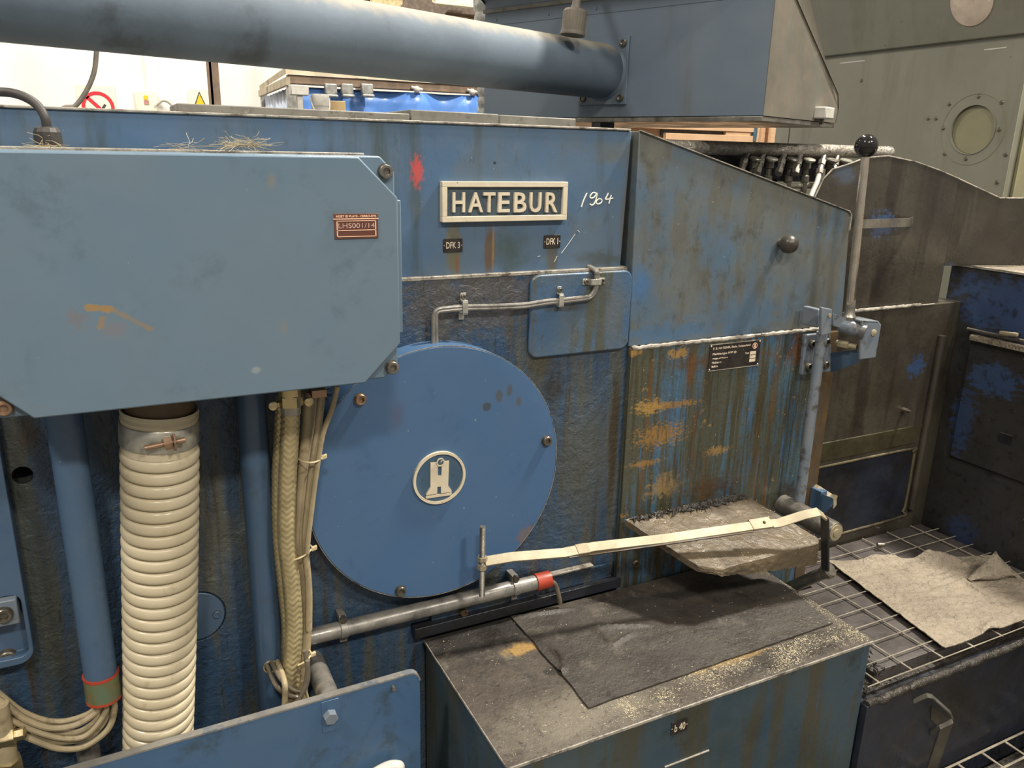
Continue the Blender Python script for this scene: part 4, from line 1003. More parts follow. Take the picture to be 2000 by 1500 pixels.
for i in range(len(front) - 1):
    for k in range(w_):
        k2 = (k + 1) % w_; lf.append((i * w_ + k, i * w_ + k2, (i + 1) * w_ + k2, (i + 1) * w_ + k))
m.add(lv, lf).build('front_lip', M['flap'], FL, smooth=50)
def f3():
    t = random.random() ** 1.2; s_ = random.uniform(.04, .98); t = abs(random.gauss(0, .035))
    if random.random() < .6: s_ = random.gauss(.75, .18); s_ = min(max(s_, .05), .97)
    p = fp(s_, min(t, .9)); return (p.x, p.y - .002, p.z + .002)
chips(420, f3, M['crust'], 'debris', None, .002, .007, FL)
o = FL.children[-1]
def f4():
    p = fp(random.random(), random.random()); return (p.x, p.y, p.z + .0015)
chips(260, f4, M['chips'], 'fine_chips', None, .0005, .0012, FL)

# ------------------------------------------------------------------ stop bar with threaded rod
GB = thing('stop_bar', (.9, -.14, .9), 'long pale flat steel bar crossing flap with threaded rod end', 'bar')
bl = at(946, 1097, y=-.085)
bend = at(1598, 1000, y=-.20); be2 = at(1611, 1010, y=-.20)
mid = [bl, at(1000, 1088, y=-.092), at(1100, 1080, y=-.102), at(1160, 1068, y=-.112), at(1300, 1052, y=-.133), at(1470, 1027, y=-.168), at(1520, 1022, y=-.178), at(1570, 1006, y=-.193), bend, be2]
wv = V((0, .8, .6)) * .0085
fbar = MB().strip(mid, wv, .0022).build('flat_bar', M['bar'], GB, .0006)
MB().strip([at(1110, 1086, y=-.108), at(1300, 1060, y=-.138), at(1470, 1035, y=-.172)], wv * .5, .002).build('lower_strip', M['rustangle'], GB)
fslv = MB().strip([at(1466, 1026, y=-.166), at(1506, 1020, y=-.176)], wv * 1.25, .0032).build('joint_sleeve', M['bar'], GB, .001)
MB().strip([at(1126, 1074, y=-.106), at(1150, 1070, y=-.111)], wv * 1.1, .0028).build('weld', M['bar'], GB, .001)
c = at(1491, 1022, y=-.172); hn_ = V((0, -.6, .8))
for q_ in (fslv, fbar): cut(q_, MB().cyl(c - hn_ * .02, c + hn_ * .02, .0026, 14))
dn = at(1612, 1112, y=-.20)
MB().strip([be2, V((dn.x, -.20, dn.z))], V((.0, .0085, 0)), .0025).build('drop_leg', M['skirt'], GB, .0006)
rt, rb = at(938, 1030, y=-.085), at(946, 1163, y=-.085)
rx = (rt.x + rb.x) / 2
pr = []; z = 0; L = rt.z - rb.z
while z < L: pr += [(.0044, z), (.0050, z + .0007)]; z += .0014
MB().lathe((rx, -.085, rb.z), (0, 0, 1), pr, 14).build('threaded_rod', M['steel'], GB, smooth=60)
MB().cyl((rx, -.085, bl.z + .003), (rx, -.085, bl.z + .010), .0085, 6).cyl((rx, -.085, bl.z - .012), (rx, -.085, bl.z - .004), .0085, 6).build('nut', M['bar'], GB)
pv1 = at(1622, 1113, y=-.20); pv0 = at(1545, 1147, x=1.160)
MB().cyl(pv0 - (pv1 - pv0) * .5, pv1, .012, 20, ch=.002).build('pivot_rod', M['steel'], GB)
MB().cyl(pv1 - (pv1 - pv0).normalized() * .016, pv1 + (pv1 - pv0).normalized() * .002, .015, 20, ch=.003).build('rod_end', M['bolt'], GB)
big0 = at(1572, 1008, y=-.08); bd_ = V((0, -1, 0)); e1 = at(1632, 1040, y=-.17)
BR_ = thing('pivot_barrel', e1, 'round steel pivot barrel with stepped end beside the flap', 'pivot')
MB().lathe((e1.x, -.028, e1.z), (0, -1, 0), [(.021, 0), (.021, .135), (.0195, .142)], 32).build('barrel', M['steel'], BR_, .0005)
MB().lathe((e1.x, -.170, e1.z), (0, -1, 0), [(.0165, 0), (.0165, .002), (.0085, .0022), (.0085, .004), (.001, .0045)], 32).build('end_face', M['bar'], BR_)

# ------------------------------------------------------------------ hand lever and its bracket
HLv = thing('hand_lever', (1.25, -.07, 1.25), 'upright steel hand lever with glossy black ball on blue bracket', 'lever')
yv = -.085
bt, bb = at(1692, 285, y=yv), at(1659, 612, y=yv)
MB().sphere(bt, .0205, 32, 20).build('ball', M['ball'], HLv)
MB().cyl(bb, bt - (bt - bb).normalized() * .016, .0078, 20, .0076).build('rod', M['chrome'], HLv)
MB().lathe(bb + V((0, 0, -.012)), (0, 0, 1), [(.012, 0), (.0135, .006), (.010, .012), (.009, .022), (.0085, .036), (.0065, .042)], 20).build('socket', M['steel'], HLv)
hz = bb.z - .03
MB().cyl(at(1640, 632, y=-.075), at(1690, 650, y=-.115), .0145, 24, ch=.001).build('hub', M['bracket'], HLv)
q = [at(1684, 626, y=-.115), at(1716, 627, y=-.115), at(1722, 634, y=-.115), at(1711, 699, y=-.115), at(1680, 703, y=-.115)]
fp_ = MB().prism(q, (0, .006, 0)).build('front_plate', M['bracket'], HLv, .002)
MB().prism([q[0], q[1], q[1] + V((0, .045, 0)), q[0] + V((0, .045, 0))], (0, 0, -.004)).build('plate_flange', M['bracket'], HLv, .001)
c = at(1706, 650, y=-.115); MB().lathe(c, (0, -1, 0), [(.007, 0), (.007, .0015), (.004, .003), (.0005, .003)], 20).build('pin_head', M['bar'], HLv)
MB().cyl(at(1634, 669, y=-.06), at(1674, 678, y=-.10), .0055, 16).cyl(at(1638, 670, y=-.066), at(1658, 674, y=-.086), .008, 6).build('spring_pin', M['bar'], HLv)
q = [at(1606, 600, y=-.088), at(1626, 604, y=-.088), at(1624, 652, y=-.088), at(1604, 656, y=-.088)]
MB().prism(q, (0, .008, 0)).build('side_plate', M['bracket'], HLv, .002)
q = [at(1592, 600, y=-.075), at(1620, 603, y=-.08), at(1620, 608, y=-.08), at(1594, 612, y=-.075)]
MB().box(at(1594, 640, y=-.06) - V((0, .0, 0)), at(1606, 604, y=-.06) + V((.003, .04, 0))).build('side_flange', M['bracket'], HLv, .002)
c = at(1620, 616, y=-.089); MB().lathe(c, (0, -1, 0), [(.004, 0), (.004, .002), (.0003, .0022)], 14).build('rivet', M['bar'], HLv)
q = [at(1626, 612, y=-.082), at(1655, 622, y=-.09), at(1655, 645, y=-.09), at(1626, 636, y=-.082)]
MB().prism(q, (0, .006, 0)).build('link_arm', M['bracket'], HLv, .001)
# wall bracket
q = [at(1574, 654, y=-.038), at(1622, 650, y=-.038), at(1625, 726, y=-.038), at(1566, 733, y=-.038)]
wbk = MB().prism(q, (0, .0095, 0)).build('wall_bracket', M['bracket'], HLv, .002)
for u, v in ((1585, 671), (1613, 667), (1578, 716), (1611, 712)): cap_screw(u, v, -.038, M['bolt'], wbk, .0075, .007)
q = [at(1626, 690, y=-.045), at(1680, 684, y=-.105), at(1680, 708, y=-.105), at(1626, 727, y=-.045)]
MB().prism(q, (0, .006, 0)).build('gusset', M['pipe'], HLv, .001)
rt_, rb_ = at(1606, 648, y=-.06), at(1562, 990, y=-.06)
MB().cyl((rt_.x, -.06, rb_.z), (rt_.x, -.06, rt_.z), .0105, 24).build('push_rod', M['bracket'], HLv)
c = at(1562, 1000, y=-.06); MB().box((rt_.x - .013, -.072, c.z - .03), (rt_.x + .011, -.046, c.z + .016)).build('rod_lug', M['bracket'], HLv, .0015)
# guide channel by the corner
UC = thing('guide_channel', at(1612, 985, y=-.03), 'short worn steel channel bracket beside the pivot barrel', 'bracket')
a = at(1597, 953, y=-.02); b = at(1632, 972, y=-.075)
MB().strip([a + V((0, .008, 0)), a, V((a.x + .014, -.045, a.z - .012)), b, b + V((.0, .0, -.02))], V((.004, .0, .004)), .002).build('rim', M['bar'], UC)
q = [at(1597, 962, y=-.03), at(1632, 975, y=-.075), at(1624, 990, y=-.075), at(1612, 1002, y=-.06), at(1600, 1010, y=-.04)]
MB().prism(q, (0, .006, 0)).build('web', M['pipe'], UC, .001)
MB().box((a.x - .01, -.04, a.z - .08), (a.x + .008, -.012, a.z)).build('foot', M['pipe'], UC, .001)

# ------------------------------------------------------------------ sump tray, gratings, pad
TX0, TX1, TY0, TY1, TZ = 1.132, 1.845, -.345, .088, .682
ST = thing('sump_tray', (1.5, -.12, 0), 'black oily steel sump tray under the wire grating', 'tray')
def ell(x0, x1, y0, y1, z0, z1):
    return MB().prism([V((x0, y0, z0)), V((x1, y0, z0)), V((x1, y1, z0)), V((CAX + .002, y1, z0)), V((CAX + .002, -.036, z0)), V((x0, -.036, z0))], (0, 0, z1 - z0))
ell(TX0, TX1, TY0 + .004, TY1, .05, .645).build('basin', M['skirt'], ST, .002)
ell(TX0 + .004, TX1 - .004, TY0 + .02, TY1 - .004, .645, .652).build('bottom_sheet', M['crust'], ST)
ell(1.195, TX1 - .006, TY0 + .034, TY1 - .004, .652, .6765).build('plastic_sheet', M['traypurple'], ST, .001)
m = MB(); pts = [V((TX0 + (TX1 - TX0) * i / 50, TY0 - .006 + .004 * mnoise.noise(V((i * .5, 0, 0))), .655 + .006 * mnoise.noise(V((i * .6, 4, 0))))) for i in range(51)]
m.tube(pts, lambda t: .008 + .004 * mnoise.noise(V((t * 45, 0, 7))), 10); m.build('sludge_rim', M['crust'], ST, smooth=60)
MB().box((TX0 - .004, TY0 - .012, .05), (TX1, TY0 + .004, .655)).build('front_skirt', M['skirt'], ST, .001)
def f5():
    x = TX0 + .014 + abs(random.gauss(.006, .035)); return (min(x, 1.26), random.uniform(TY0 + .02, -.052), .653 if x < 1.195 else .677)
chips(900, f5, M['crust'], 'sludge_lumps', None, .002, .009, ST)
# skirt handle
def H(u, v, y=TY0 - .03): return at(u, v, y=y)
m = MB(); m.strip([H(1784, 1370, TY0 - .012), H(1810, 1358), H(1820, 1360), H(1856, 1392), H(1860, 1402)], V((.0, .002, .0035)), .0012)
m.strip([H(1860, 1408), H(1835, 1420), H(1818, 1432, TY0 - .012)], V((0, .002, .0035)), .0012)
m.build('skirt_handle', M['steel'], ST)
q = [at(1820, 1378, y=TY0 - .0135), at(1858, 1408, y=TY0 - .0135), at(1834, 1422, y=TY0 - .0135), at(1818, 1405, y=TY0 - .0135)]
MB().prism(q, (0, .002, 0)).build('latch_plate', M['blackwall'], ST)
q = [at(1838, 1420, y=TY0 - .0135), at(1862, 1412, y=TY0 - .0135), at(1832, 1500, y=TY0 - .0135), at(1812, 1500, y=TY0 - .0135)]
MB().prism(q, (0, .002, 0)).build('tape_strip', M['blackwall'], ST)

def twisted(m, p0, p1, r):
    """thin wire with a slight twist"""
    n = 40; P = []
    for i in range(n + 1):
        t = i / n; p = p0 * (1 - t) + p1 * t
        P.append(p + V((0, 0, 0)))
    return m.tube(P, lambda t: r * (1 + .18 * sin(t * 90)), 6)
GR = thing('wire_grating', (1.5, -.12, TZ), 'pale wire mesh grating laid over the sump tray', 'grating')
xs = [1.172 + .0885 * k for k in range(8)]
for k, x in enumerate(xs):
    if x > TX1 - .01: continue
    p0, p1 = V((x, TY0 + .002, TZ)), V((x, TY1 - .01 if x > CAX + .004 else -.04, TZ))
    twisted(MB(), p0, p1, .0017).build('wire', M['wire'], GR)
y = TY0 + .002; k = 0
while y < TY1 - .01:
    MB().cyl((TX0 + .006 if y < -.036 else CAX + .004, y, TZ + .003), (TX1 - .004, y, TZ + .003), .0012, 6).build('wire', M['wire'], GR)
    y += .047; k += 1
# absorbent pad on the grating
PZ = TZ + .009
pc_ = [at(1847, 1266, z=PZ), at(2060, 1188, z=PZ), at(1950, 1085, z=PZ), at(1617, 1094, z=PZ)]
tipa = at(1890, 1130, z=PZ); tipb = at(1975, 1128, z=PZ)
rp = [(at(1680, 1092, z=PZ), at(1760, 1094, z=PZ), .010, .014), (at(1745, 1078, z=PZ), at(1880, 1100, z=PZ), .012, .022), (at(1875, 1130, z=PZ), at(1935, 1168, z=PZ), .006, .007), (at(1800, 1180, z=PZ), at(1850, 1172, z=PZ), .01, .005), (at(1920, 1240, z=PZ), at(1945, 1215, z=PZ), .012, .012)]
def fpad(s_, t_, p):
    z = .0022 * mnoise.noise(V((p.x * 22 + p.y * 8, p.y * 60, 0))) + .0012 * mnoise.noise(p * 70)
    for a, b, w, h in rp: z += ridge(p, a, b, w, h)
    e = min(s_, 1 - s_, t_, 1 - t_)
    j = .010 * mnoise.noise(p * 12 + V((3, 1, 0))) * (1 if e < .3 else 0)
    return (0, j * t_, max(z, -.003))
PD = thing('absorbent_pad', pc_[0], 'crumpled grey-beige absorbent pad lying on the wire grating', 'absorbent pad')
sheet(pc_[0], pc_[1], pc_[2], pc_[3], 110, 80, fpad, .002).build('sheet', M['pad_rag'], PD, smooth=60)
# folded-up corner
m = MB(); vs = []; fs = []
ta, tb, tc = at(1888, 1131, z=PZ + .004), at(1978, 1124, z=PZ + .004), at(1948, 1082, z=PZ)
apex = at(1945, 1076, y=(ta.y + tb.y) / 2 + .02)
n1 = 16
for i in range(n1 + 1):
    t = i / n1
    base = ta * (1 - t) + tb * t + V((0, -.012 * sin(pi * t), 0)); top = ta * (1 - t) * 0 + (ta + (apex - ta) * min(t / .62, 1)) if t < .62 else apex + (tb - apex) * ((t - .62) / .38) ** 1.5
    for j in range(9):
        s_ = j / 8; p = base * (1 - s_) + top * s_ + V((0, -.010 * sin(pi * s_), 0)); p.z += .0015 * mnoise.noise(p * 50); vs.append(p)
for i in range(n1):
    for j in range(8): fs.append((i * 9 + j, i * 9 + j + 1, (i + 1) * 9 + j + 1, (i + 1) * 9 + j))
o = m.add(vs, fs).build('folded_corner', M['pad_rag'], PD, smooth=60); sm = o.modifiers.new('thick', 'SOLIDIFY'); sm.thickness = .002
c = at(1720, 1064, z=TZ + .01); o = MB().cyl(c - V((.008, -.004, 0)), c + V((.008, -.004, 0)), .0055, 12, ch=.001).build('steel_slug', M['bolt']); tag(o, 'small dark steel slug lying on the wire grating', 'slug')
# lower walkway grating
LW_ = thing('walkway_grating', (1.6, -.5, .43), 'lower wire mesh walkway grating in front of the tray skirt', 'grating')
lz_ = at(1860, 1498, y=TY0 - .03).z
for k in range(9):
    x = at(1852, 1500, y=TY0 - .03).x - .12 + k * .075
    if x > 1.83: continue
    twisted(MB(), V((x, -1.0, lz_)), V((x, TY0 - .03, lz_)), .0024).build('wire', M['wire'], LW_)
for k in range(10):
    y = TY0 - .03 - k * .047
    MB().cyl((1.2, y, lz_ + .003), (1.84, y, lz_ + .003), .0024, 6).build('wire', M['wire'], LW_)
MB().box((1.2, -1.0, lz_ - .06), (1.84, TY0 - .03, lz_ - .045)).build('drip_pan', M['crust'], LW_)
for x in (1.22, 1.82):
    MB().box((x - .02, -1.0, 0), (x + .02, TY0 - .03, lz_ - .003)).build('support', M['skirt'], LW_)
#RIGHT
# ------------------------------------------------------------------ rear guard (dark wall behind the tray)
YG = .10
RG = thing('rear_guard', (1.6, YG, 0), 'dark oily sheet-metal guard with arched top and strap handle', 'guard')
gl = at(1660, 607, y=YG).z
top = [(1560, 470), (1572, 425), (1590, 388), (1608, 350), (1626, 331), (1655, 322), (1690, 309), (1735, 305), (1790, 317), (1835, 333), (1874, 350)]
P = [at(u, v, y=YG) for u, v in top]
for p in P: p.x = max(p.x, 1.304)
xr = at(1874, 350, y=YG).x
poly = P + [V((xr, YG, gl)), V((P[0].x, YG, gl))]
gp = MB().prism(poly, (0, .004, 0)).build('arched_plate', M['blackwall'], RG, .0006)
MB().tube([p + V((0, .0, .0005)) for p in P], .0017, 6).build('bright_edge', M['edge'], gp)
# folded wings to the right, angled away
w1 = V((xr, YG, P[-1].z)); t2 = atn(1935, 387, (xr + .10, YG - .01, 1.4), V((.25, 1, 0)).normalized())
w2 = V((xr + .115, YG - .03, at(1935, 387, y=YG - .03).z)); w3 = V((xr + .22, YG - .06, at(1990, 388, y=YG - .06).z))
bz = 1.357
o = MB().prism([w1, w2, V((w2.x, w2.y, bz)), V((w1.x, w1.y, bz))], (.001, .004, 0)).build('folded_wing', M['blackwall'], RG)
MB().tube([w1, w2, w3], .0017, 6).build('bright_edge', M['edge'], o)
MB().prism([w2, w3, V((w3.x - .02, w3.y, bz)), V((w2.x, w2.y, bz))], (.001, .004, 0)).build('folded_wing', M['blackwall'], RG)
# strap handle
a, b = at(1686, 437, y=YG - .022), at(1777, 434, y=YG - .022); a2, b2 = at(1690, 437, y=YG), at(1775, 432, y=YG)
hd_ = MB().strip([a2 + V((-.006, 0, 0)), a + V((.0, 0, 0)), a + V((.004, -.002, 0)), b - V((.004, .002, 0)), b, b2 + V((.012, 0, 0))], (0, 0, .0095), .0015).build('strap_handle', M['steel'], RG)
# lower wall, slightly proud, with bright ledge
lw = MB().box((1.318, YG - .010, .30), (1.853, YG + .15, gl)).build('lower_wall', M['blackwall'], RG, .002)
p0, p1 = at(1668, 606, y=YG - .012), at(1800, 593, y=YG - .012)
m = MB(); pts = [V((p0.x + (p1.x - p0.x) * i / 30, YG - .009, gl + .001 + .0015 * mnoise.noise(V((i * .8, 0, 0))))) for i in range(31)]
m.tube(pts, lambda t: .0042 + .0016 * mnoise.noise(V((t * 25, 1, 0))), 8); m.build('crusted_ledge', M['edge'], lw)
MB().cyl((p1.x, YG - .009, gl), (p1.x + .05, YG - .009, gl), .0018, 8).build('ledge_wire', M['edge'], lw)
# recess with rounded frame
yf = YG - .014
fz1, fx1 = at(1700, 893, y=yf).z, at(1783, 900, y=yf).x
fz0 = at(1750, 1015, y=yf).z
fr = MB(); pp = [V((1.32, yf, fz1)), V((fx1 - .03, yf, fz1)), V((fx1 - .008, yf, fz1 - .008)), V((fx1, yf, fz1 - .03)), V((fx1, yf, fz0 + .05)), V((fx1 - .006, yf, fz0 + .02)), V((fx1 - .03, yf, fz0 + .004)), V((1.32, yf, fz0))]
fr.tube(spline(pp, 4), .0032, 8); fr.build('recess_frame', paint('olive_edge', (0.11, 0.09, 0.05), (0.05, 0.042, 0.028), 30, dirt=[((0.20, 0.16, 0.08), .7, 40, .58, .68)], rough=.4), RG)
MB().box((1.32, YG - .0125, fz0), (fx1, YG - .009, fz1)).build('recess_panel', M['skirt'], RG)
# shallow bulge panel above recess
q = [V((1.32, YG - .012, fz1 + .012)), V((fx1, YG - .012, fz1 + .012)), V((fx1 + .02, YG - .012, fz1 + .06)), V((1.32, YG - .012, fz1 + .06))]
MB().prism(q, (0, .004, 0)).build('swage', paint('olive_swage', (0.032, 0.028, 0.015), (0.05, 0.044, 0.023), 14, rough=.35), RG, .003)
p = at(1765, 800, y=YG - .012); MB().cyl((p.x, YG - .010, p.z), (p.x, YG - .024, p.z), .006, 6).cyl((p.x, YG - .024, p.z), (p.x, YG - .032, p.z), .0035, 10).build('wall_bolt', M['bolt'], RG)
p = at(1832, 700, y=YG - .015); q_ = at(1812, 985, y=YG - .015)
MB().cyl((p.x, YG - .014, q_.z), (p.x, YG - .014, at(1840, 655, y=YG - .014).z), .010, 14).build('corner_rib', M['blackwall'], RG)

# ------------------------------------------------------------------ side cabinet (right)
CX = 1.853
SC = thing('side_cabinet', (2.0, -.2, 0), 'oily dark blue side cabinet with recessed door facing the tray', 'cabinet')
MB().box((CX, -.75, 0), (2.28, .135, 1.352)).build('body', M['cabinet'], SC, .002)
m = MB().box((CX - .003, -.75, 1.352), (CX + .006, .135, 1.357)); m.box((CX, .127, 1.352), (2.28, .135, 1.357)); m.build('bright_rim', M['edge'], SC)
MB().box((CX + .01, -.74, 1.352), (2.27, .12, 1.354)).build('dusty_top', M['pad_rag'], SC)
# door
q = [at(1897, 660, x=CX - .008), at(2010, 698, x=CX - .008), at(2010, 948, x=CX - .008), at(1847, 888, x=CX - .008)]
zt, zb_ = q[0].z, q[3].z; yb1 = q[3].y + .0; yt = q[0].y
dr2 = MB().box((CX - .008, -.65, zb_), (CX, yt, zt)).build('cabinet_door', M['cabinet'], SC, .003)
MB().box((CX - .020, -.65, zt - .004), (CX - .004, yt - .002, zt + .010)).build('pale_ledge', M['pad_rag'], dr2, .002)
h0, h1 = at(1890, 642, x=CX - .01), at(2010, 668, x=CX - .03)
MB().cyl(h0, h1, .004, 10).build('latch_rod', M['steel'], dr2)
MB().obox(at(1970, 652, x=CX - .03), (.004, 0, 0), (0, .022, -.002), (0, 0, .005)).build('latch_grip', M['bar'], dr2, .003)
q = at(1962, 855, x=CX - .009); m = MB().box((CX - .0095, q.y - .018, q.z - .012), (CX - .008, q.y + .014, q.z + .010)); m.build('small_plate', M['skirt'], dr2)
MB().box((CX - .0098, q.y - .018, q.z + .009), (CX - .0088, q.y + .014, q.z + .011)).build('plate_edge', M['bolt'], dr2)
# post standing on the cabinet, cut by the frame
o = MB().box(at(1990, 530, x=2.02) + V((0, -.12, 0)), at(1990, 530, x=2.02) + V((.06, -.0, .12))).build('corner_block', M['rack']); 
bx = o; o.location.z = 1.3545; tag(o, 'small brown block standing on the side cabinet top', 'block')

# ------------------------------------------------------------------ grey-green press housing
HX = 2.40
PH = thing('press_housing', (2.6, .7, 0), 'tall grey-green machine housing with round porthole plate', 'machine')
yn_ = at(1957, 390, x=HX).y; yfar = at(1545, 270, x=HX).y; zb2 = at(1800, 90, x=HX).z
ya, yb = yn_, at(1513, 270, x=HX).y
ys_ = at(1540, 270, x=HX).y
lh = MB().box((HX, ya, 0), (HX + .9, ys_ - .003, zb2)).build('lower_housing', M['housing'], PH, .004)
MB().box((HX, ys_ + .003, 0), (HX + .9, yb, zb2)).build('side_cover', M['housing'], PH, .002)
# lean-over upper part
MB().prism([V((HX - .012, ya, zb2)), V((HX + .9, ya, zb2)), V((HX + .9, ya, zb2 + .9)), V((HX - .30, ya, zb2 + .9))], (0, yb - ya, 0)).build('upper_housing', M['housing'], PH, .004)
MB().box((HX + .03, ya - .012, 0), (HX + .9, ya - .001, zb2)).build('end_sheet', M['housing_end'], PH, .002)
pc0 = at(1899, 253, x=HX); rz = (at(1899, 205, x=HX).z - at(1899, 300, x=HX).z) / 2
cut(lh, MB().cyl((HX - .02, pc0.y, pc0.z), (HX + .012, pc0.y, pc0.z), rz, 56))
pl = MB().lathe((HX + .012, pc0.y, pc0.z), (-1, 0, 0), [(rz * .985, 0), (rz * .985, .004), (.001, .004)], 56).build('porthole_plate', paint('porthole_olive', (0.24, 0.22, 0.13), (0.215, 0.2, 0.12), 10, rough=.5), PH)
MB().ring((HX, pc0.y, pc0.z), (-1, 0, 0), rz, rz * 1.04, .002, 56).build('porthole_rim', M['housing'], pl)
MB().ring(pc0, (-1, 0, 0), rz * 1.45, rz * 1.465, .001, 56).build('scribed_ring', M['housing_end'], PH)
for u, v in ((1854, 203), (1911, 188), (1956, 200), (1813, 231), (1828, 231), (1842, 250), (1951, 253), (1845, 300), (1886, 310), (1964, 302), (1947, 356), (1682, 157)):
    p = at(u, v, x=HX); MB().lathe(p, (-1, 0, 0), [(.0065, 0), (.005, .003), (.0005, .0035)], 12).build('screw', M['bolt'], PH)
for u, v, w in ((1665, 121, 24), (1944, 95, 22)):
    a, b = at(u - w, v + 2.5, x=HX), at(u + w, v - 2.5, x=HX)
    MB().strip([a, b], (0, 0, .0018), .0006).build('paint_chip', M['plastic'], PH)
# round mirror-like plate on the upper part
tn = V((-.9, 0, -.288)).normalized(); sp0 = V((HX - .012, ya, zb2)); ln = V((-.9, 0, .288)).normalized()
nu_ = V((-(.9), 0, -.288)).normalized()
c = atn(1898, 3, sp0, nu_)
MB().lathe(c, nu_, [(.068, -.002), (.068, .002), (.062, .003), (.001, .003)], 40).build('round_plate', flat('pale_round_plate', (0.62, 0.52, 0.42), .25, .4, var=.15, sc=12), PH)

# ------------------------------------------------------------------ oil manifold behind the door
MF = thing('oil_manifold', (1.5, .35, 1.58), 'oily manifold pipe with row of valves and hoses behind door', 'manifold')
my, mz = .35, 1.614
MB().cyl((1.0, my, mz), (1.835, my, mz), .0155, 24).build('pipe', paint('manifold_pipe', (0.36, 0.33, 0.28), (0.25, 0.225, 0.19), 40, dirt=[((0.07, 0.058, 0.046), .7, 50, .55, .66)], rough=.22, metal=.4, bump=(.8, 130, .006, 4)), MF)
MB().ring((1.835, my, mz), (1, 0, 0), .012, .0158, .002, 24).lathe((1.834, my, mz), (1, 0, 0), [(.012, .0), (.011, .0005), (.001, .0005)], 20).build('pipe_end', M['housing'], MF)
MB().box((1.05, my + .02, mz - .075), (1.62, my + .06, mz - .012)).build('mounting_bar', M['skirt'], MF, .002)
MB().box((1.44, my + .02, 0), (1.48, my + .06, mz - .07)).build('support_leg', M['skirt'], MF)
def valve(x, hose, k):
    v = MB()
    d = V((-.5, -.35, -.62)).normalized(); p = V((x, my - .006, mz - .008))
    v.cyl(p, p + d * .028, .0068, 8).cyl(p + d * .022, p + d * .038, .0098, 6).cyl(p + d * .034, p + d * .060, .0075, 8).cyl(p + d * .052, p + d * .066, .0098, 6)
    v.build('angled_fitting', M['steel'], MF, .0006)
    b = MB(); q = V((x + .016, my - .012, mz - .018))
    b.lathe(q, (0, 0, -1), [(.006, 0), (.012, .006), (.012, .024), (.008, .026), (.008, .040), (.011, .042), (.011, .055), (.0085, .057), (.0085, .09)], 10)
    b.build('valve_body', M['bolt'], MF, smooth=20)
    h = MB(); hp = V((x + .006, my - .03, mz - .022))
    h.lathe(hp, (0, -.25, 1), [(.004, -.008), (.013, -.002), (.015, .001), (.013, .0035), (.002, .004)], 14); h.build('hand_wheel', M['clamp'] if k % 2 else M['steel'], MF)
    if hose:
        e = p + d * .064
        MB().tube(spline([e, e + d * .03, e + d * .07 + V((-.01, 0, -.01)), e + d * .13 + V((-.02, 0, -.05))], 8), .0062, 12).build('hose', M['plastic'], MF)
for k, (u, hs) in enumerate(((1455, 0), (1487, 0), (1528, 0), (1560, 0), (1606, 1), (1632, 0))):
    valve(at(u, 303, y=my).x, hs, k)
MB().cyl((1.40, my - .01, mz - .083), (1.70, my - .01, mz - .083), .007, 12).build('lower_pipe', M['housing'], MF)

# ------------------------------------------------------------------ extraction hood with tube
tdir = V((.929, .370, 0)).normalized(); tn_ = V((-tdir.y, tdir.x, 0))
te = V((1.095, .575, 1.783)) - tdir * .015
te = te + tdir * 0
HD = thing('extraction_hood', (1.2, .6, 1.68), 'blue-grey overhead extraction hood with slanted worn end', 'hood')
nrm = tdir
c_near = atn(1489, 228, te, nrm); c_far = atn(945, 226, te, nrm)
HZ0, HZ1 = 1.679, 1.942
# front face (towards the camera), in plane through c_near spanned by tdir
fn_ = tn_
f_br = atn(1630, 240, c_near, fn_); f_e1 = atn(1636, 212, c_near, fn_); f_e2 = atn(1635, 183, c_near, fn_); f_t = atn(1552, -6, c_near, fn_)
sl_ = (f_t - f_e2)
f_top = f_e2 + sl_ * ((HZ1 + .12 - f_e2.z) / sl_.z)
nb = V((c_near.x, c_near.y, HZ0)); dpt = (V((c_far.x, c_far.y, 0)) - V((c_near.x, c_near.y, 0)))
prof_ = [nb, V((f_br.x, f_br.y, HZ0)), f_e1, f_e2, f_top, V((nb.x, nb.y, HZ1 + .12))]
hb = MB().prism(prof_, dpt); HB = hb.build('hood_body', M['hood'], HD, .001)
off = fn_ * -.0
sh = -tn_ * 1.0
MB().prism([p - tn_ * .0016 + tdir * (.0006 if i in (0, 5) else 0) for i, p in enumerate(prof_)], tn_ * .0015).build('end_panel', M['hood2'], HD)
MB().strip([prof_[1] - tn_ * .002, prof_[2] - tn_ * .002, prof_[3] - tn_ * .002, prof_[4] - tn_ * .002], tn_ * .002, .0008).build('end_seam', M['hood2'], HD)
# bottom steel rim
MB().prism([nb + V((0, 0, -.001)), V((f_br.x, f_br.y, HZ0 - .001)), V((f_br.x, f_br.y, HZ0 - .001)) + dpt, nb + V((0, 0, -.001)) + dpt], (0, 0, -.010)).build('bottom_rim', M['steel'], HD, .001)
# upper lip strip with screws along left face
l0 = atn(941, 37, te, nrm) ; l1 = atn(1149, 8, te, nrm)
up0 = V((c_far.x, c_far.y, HZ1)); up1 = V((nb.x, nb.y, HZ1))
MB().strip([up0 - tdir * .004 + V((0, 0, .0)), up1 - tdir * .004], (0, 0, .004), .003).build('lip', M['slab'], HD)
for t in (.05, .27, .45, .80, .95):
    p = up0 * (1 - t) + up1 * t + V((0, 0, -.022)); MB().lathe(p, -tdir, [(.004, 0), (.003, .002), (.0005, .0023)], 10).build('screw', M['hood'], HD)
MB().strip([up0 - tdir * .0006 + V((0, 0, -.033)), up1 - tdir * .0006 + V((0, 0, -.033))], (0, 0, .0008), .0006).build('fold_line', M['hood'], HD)
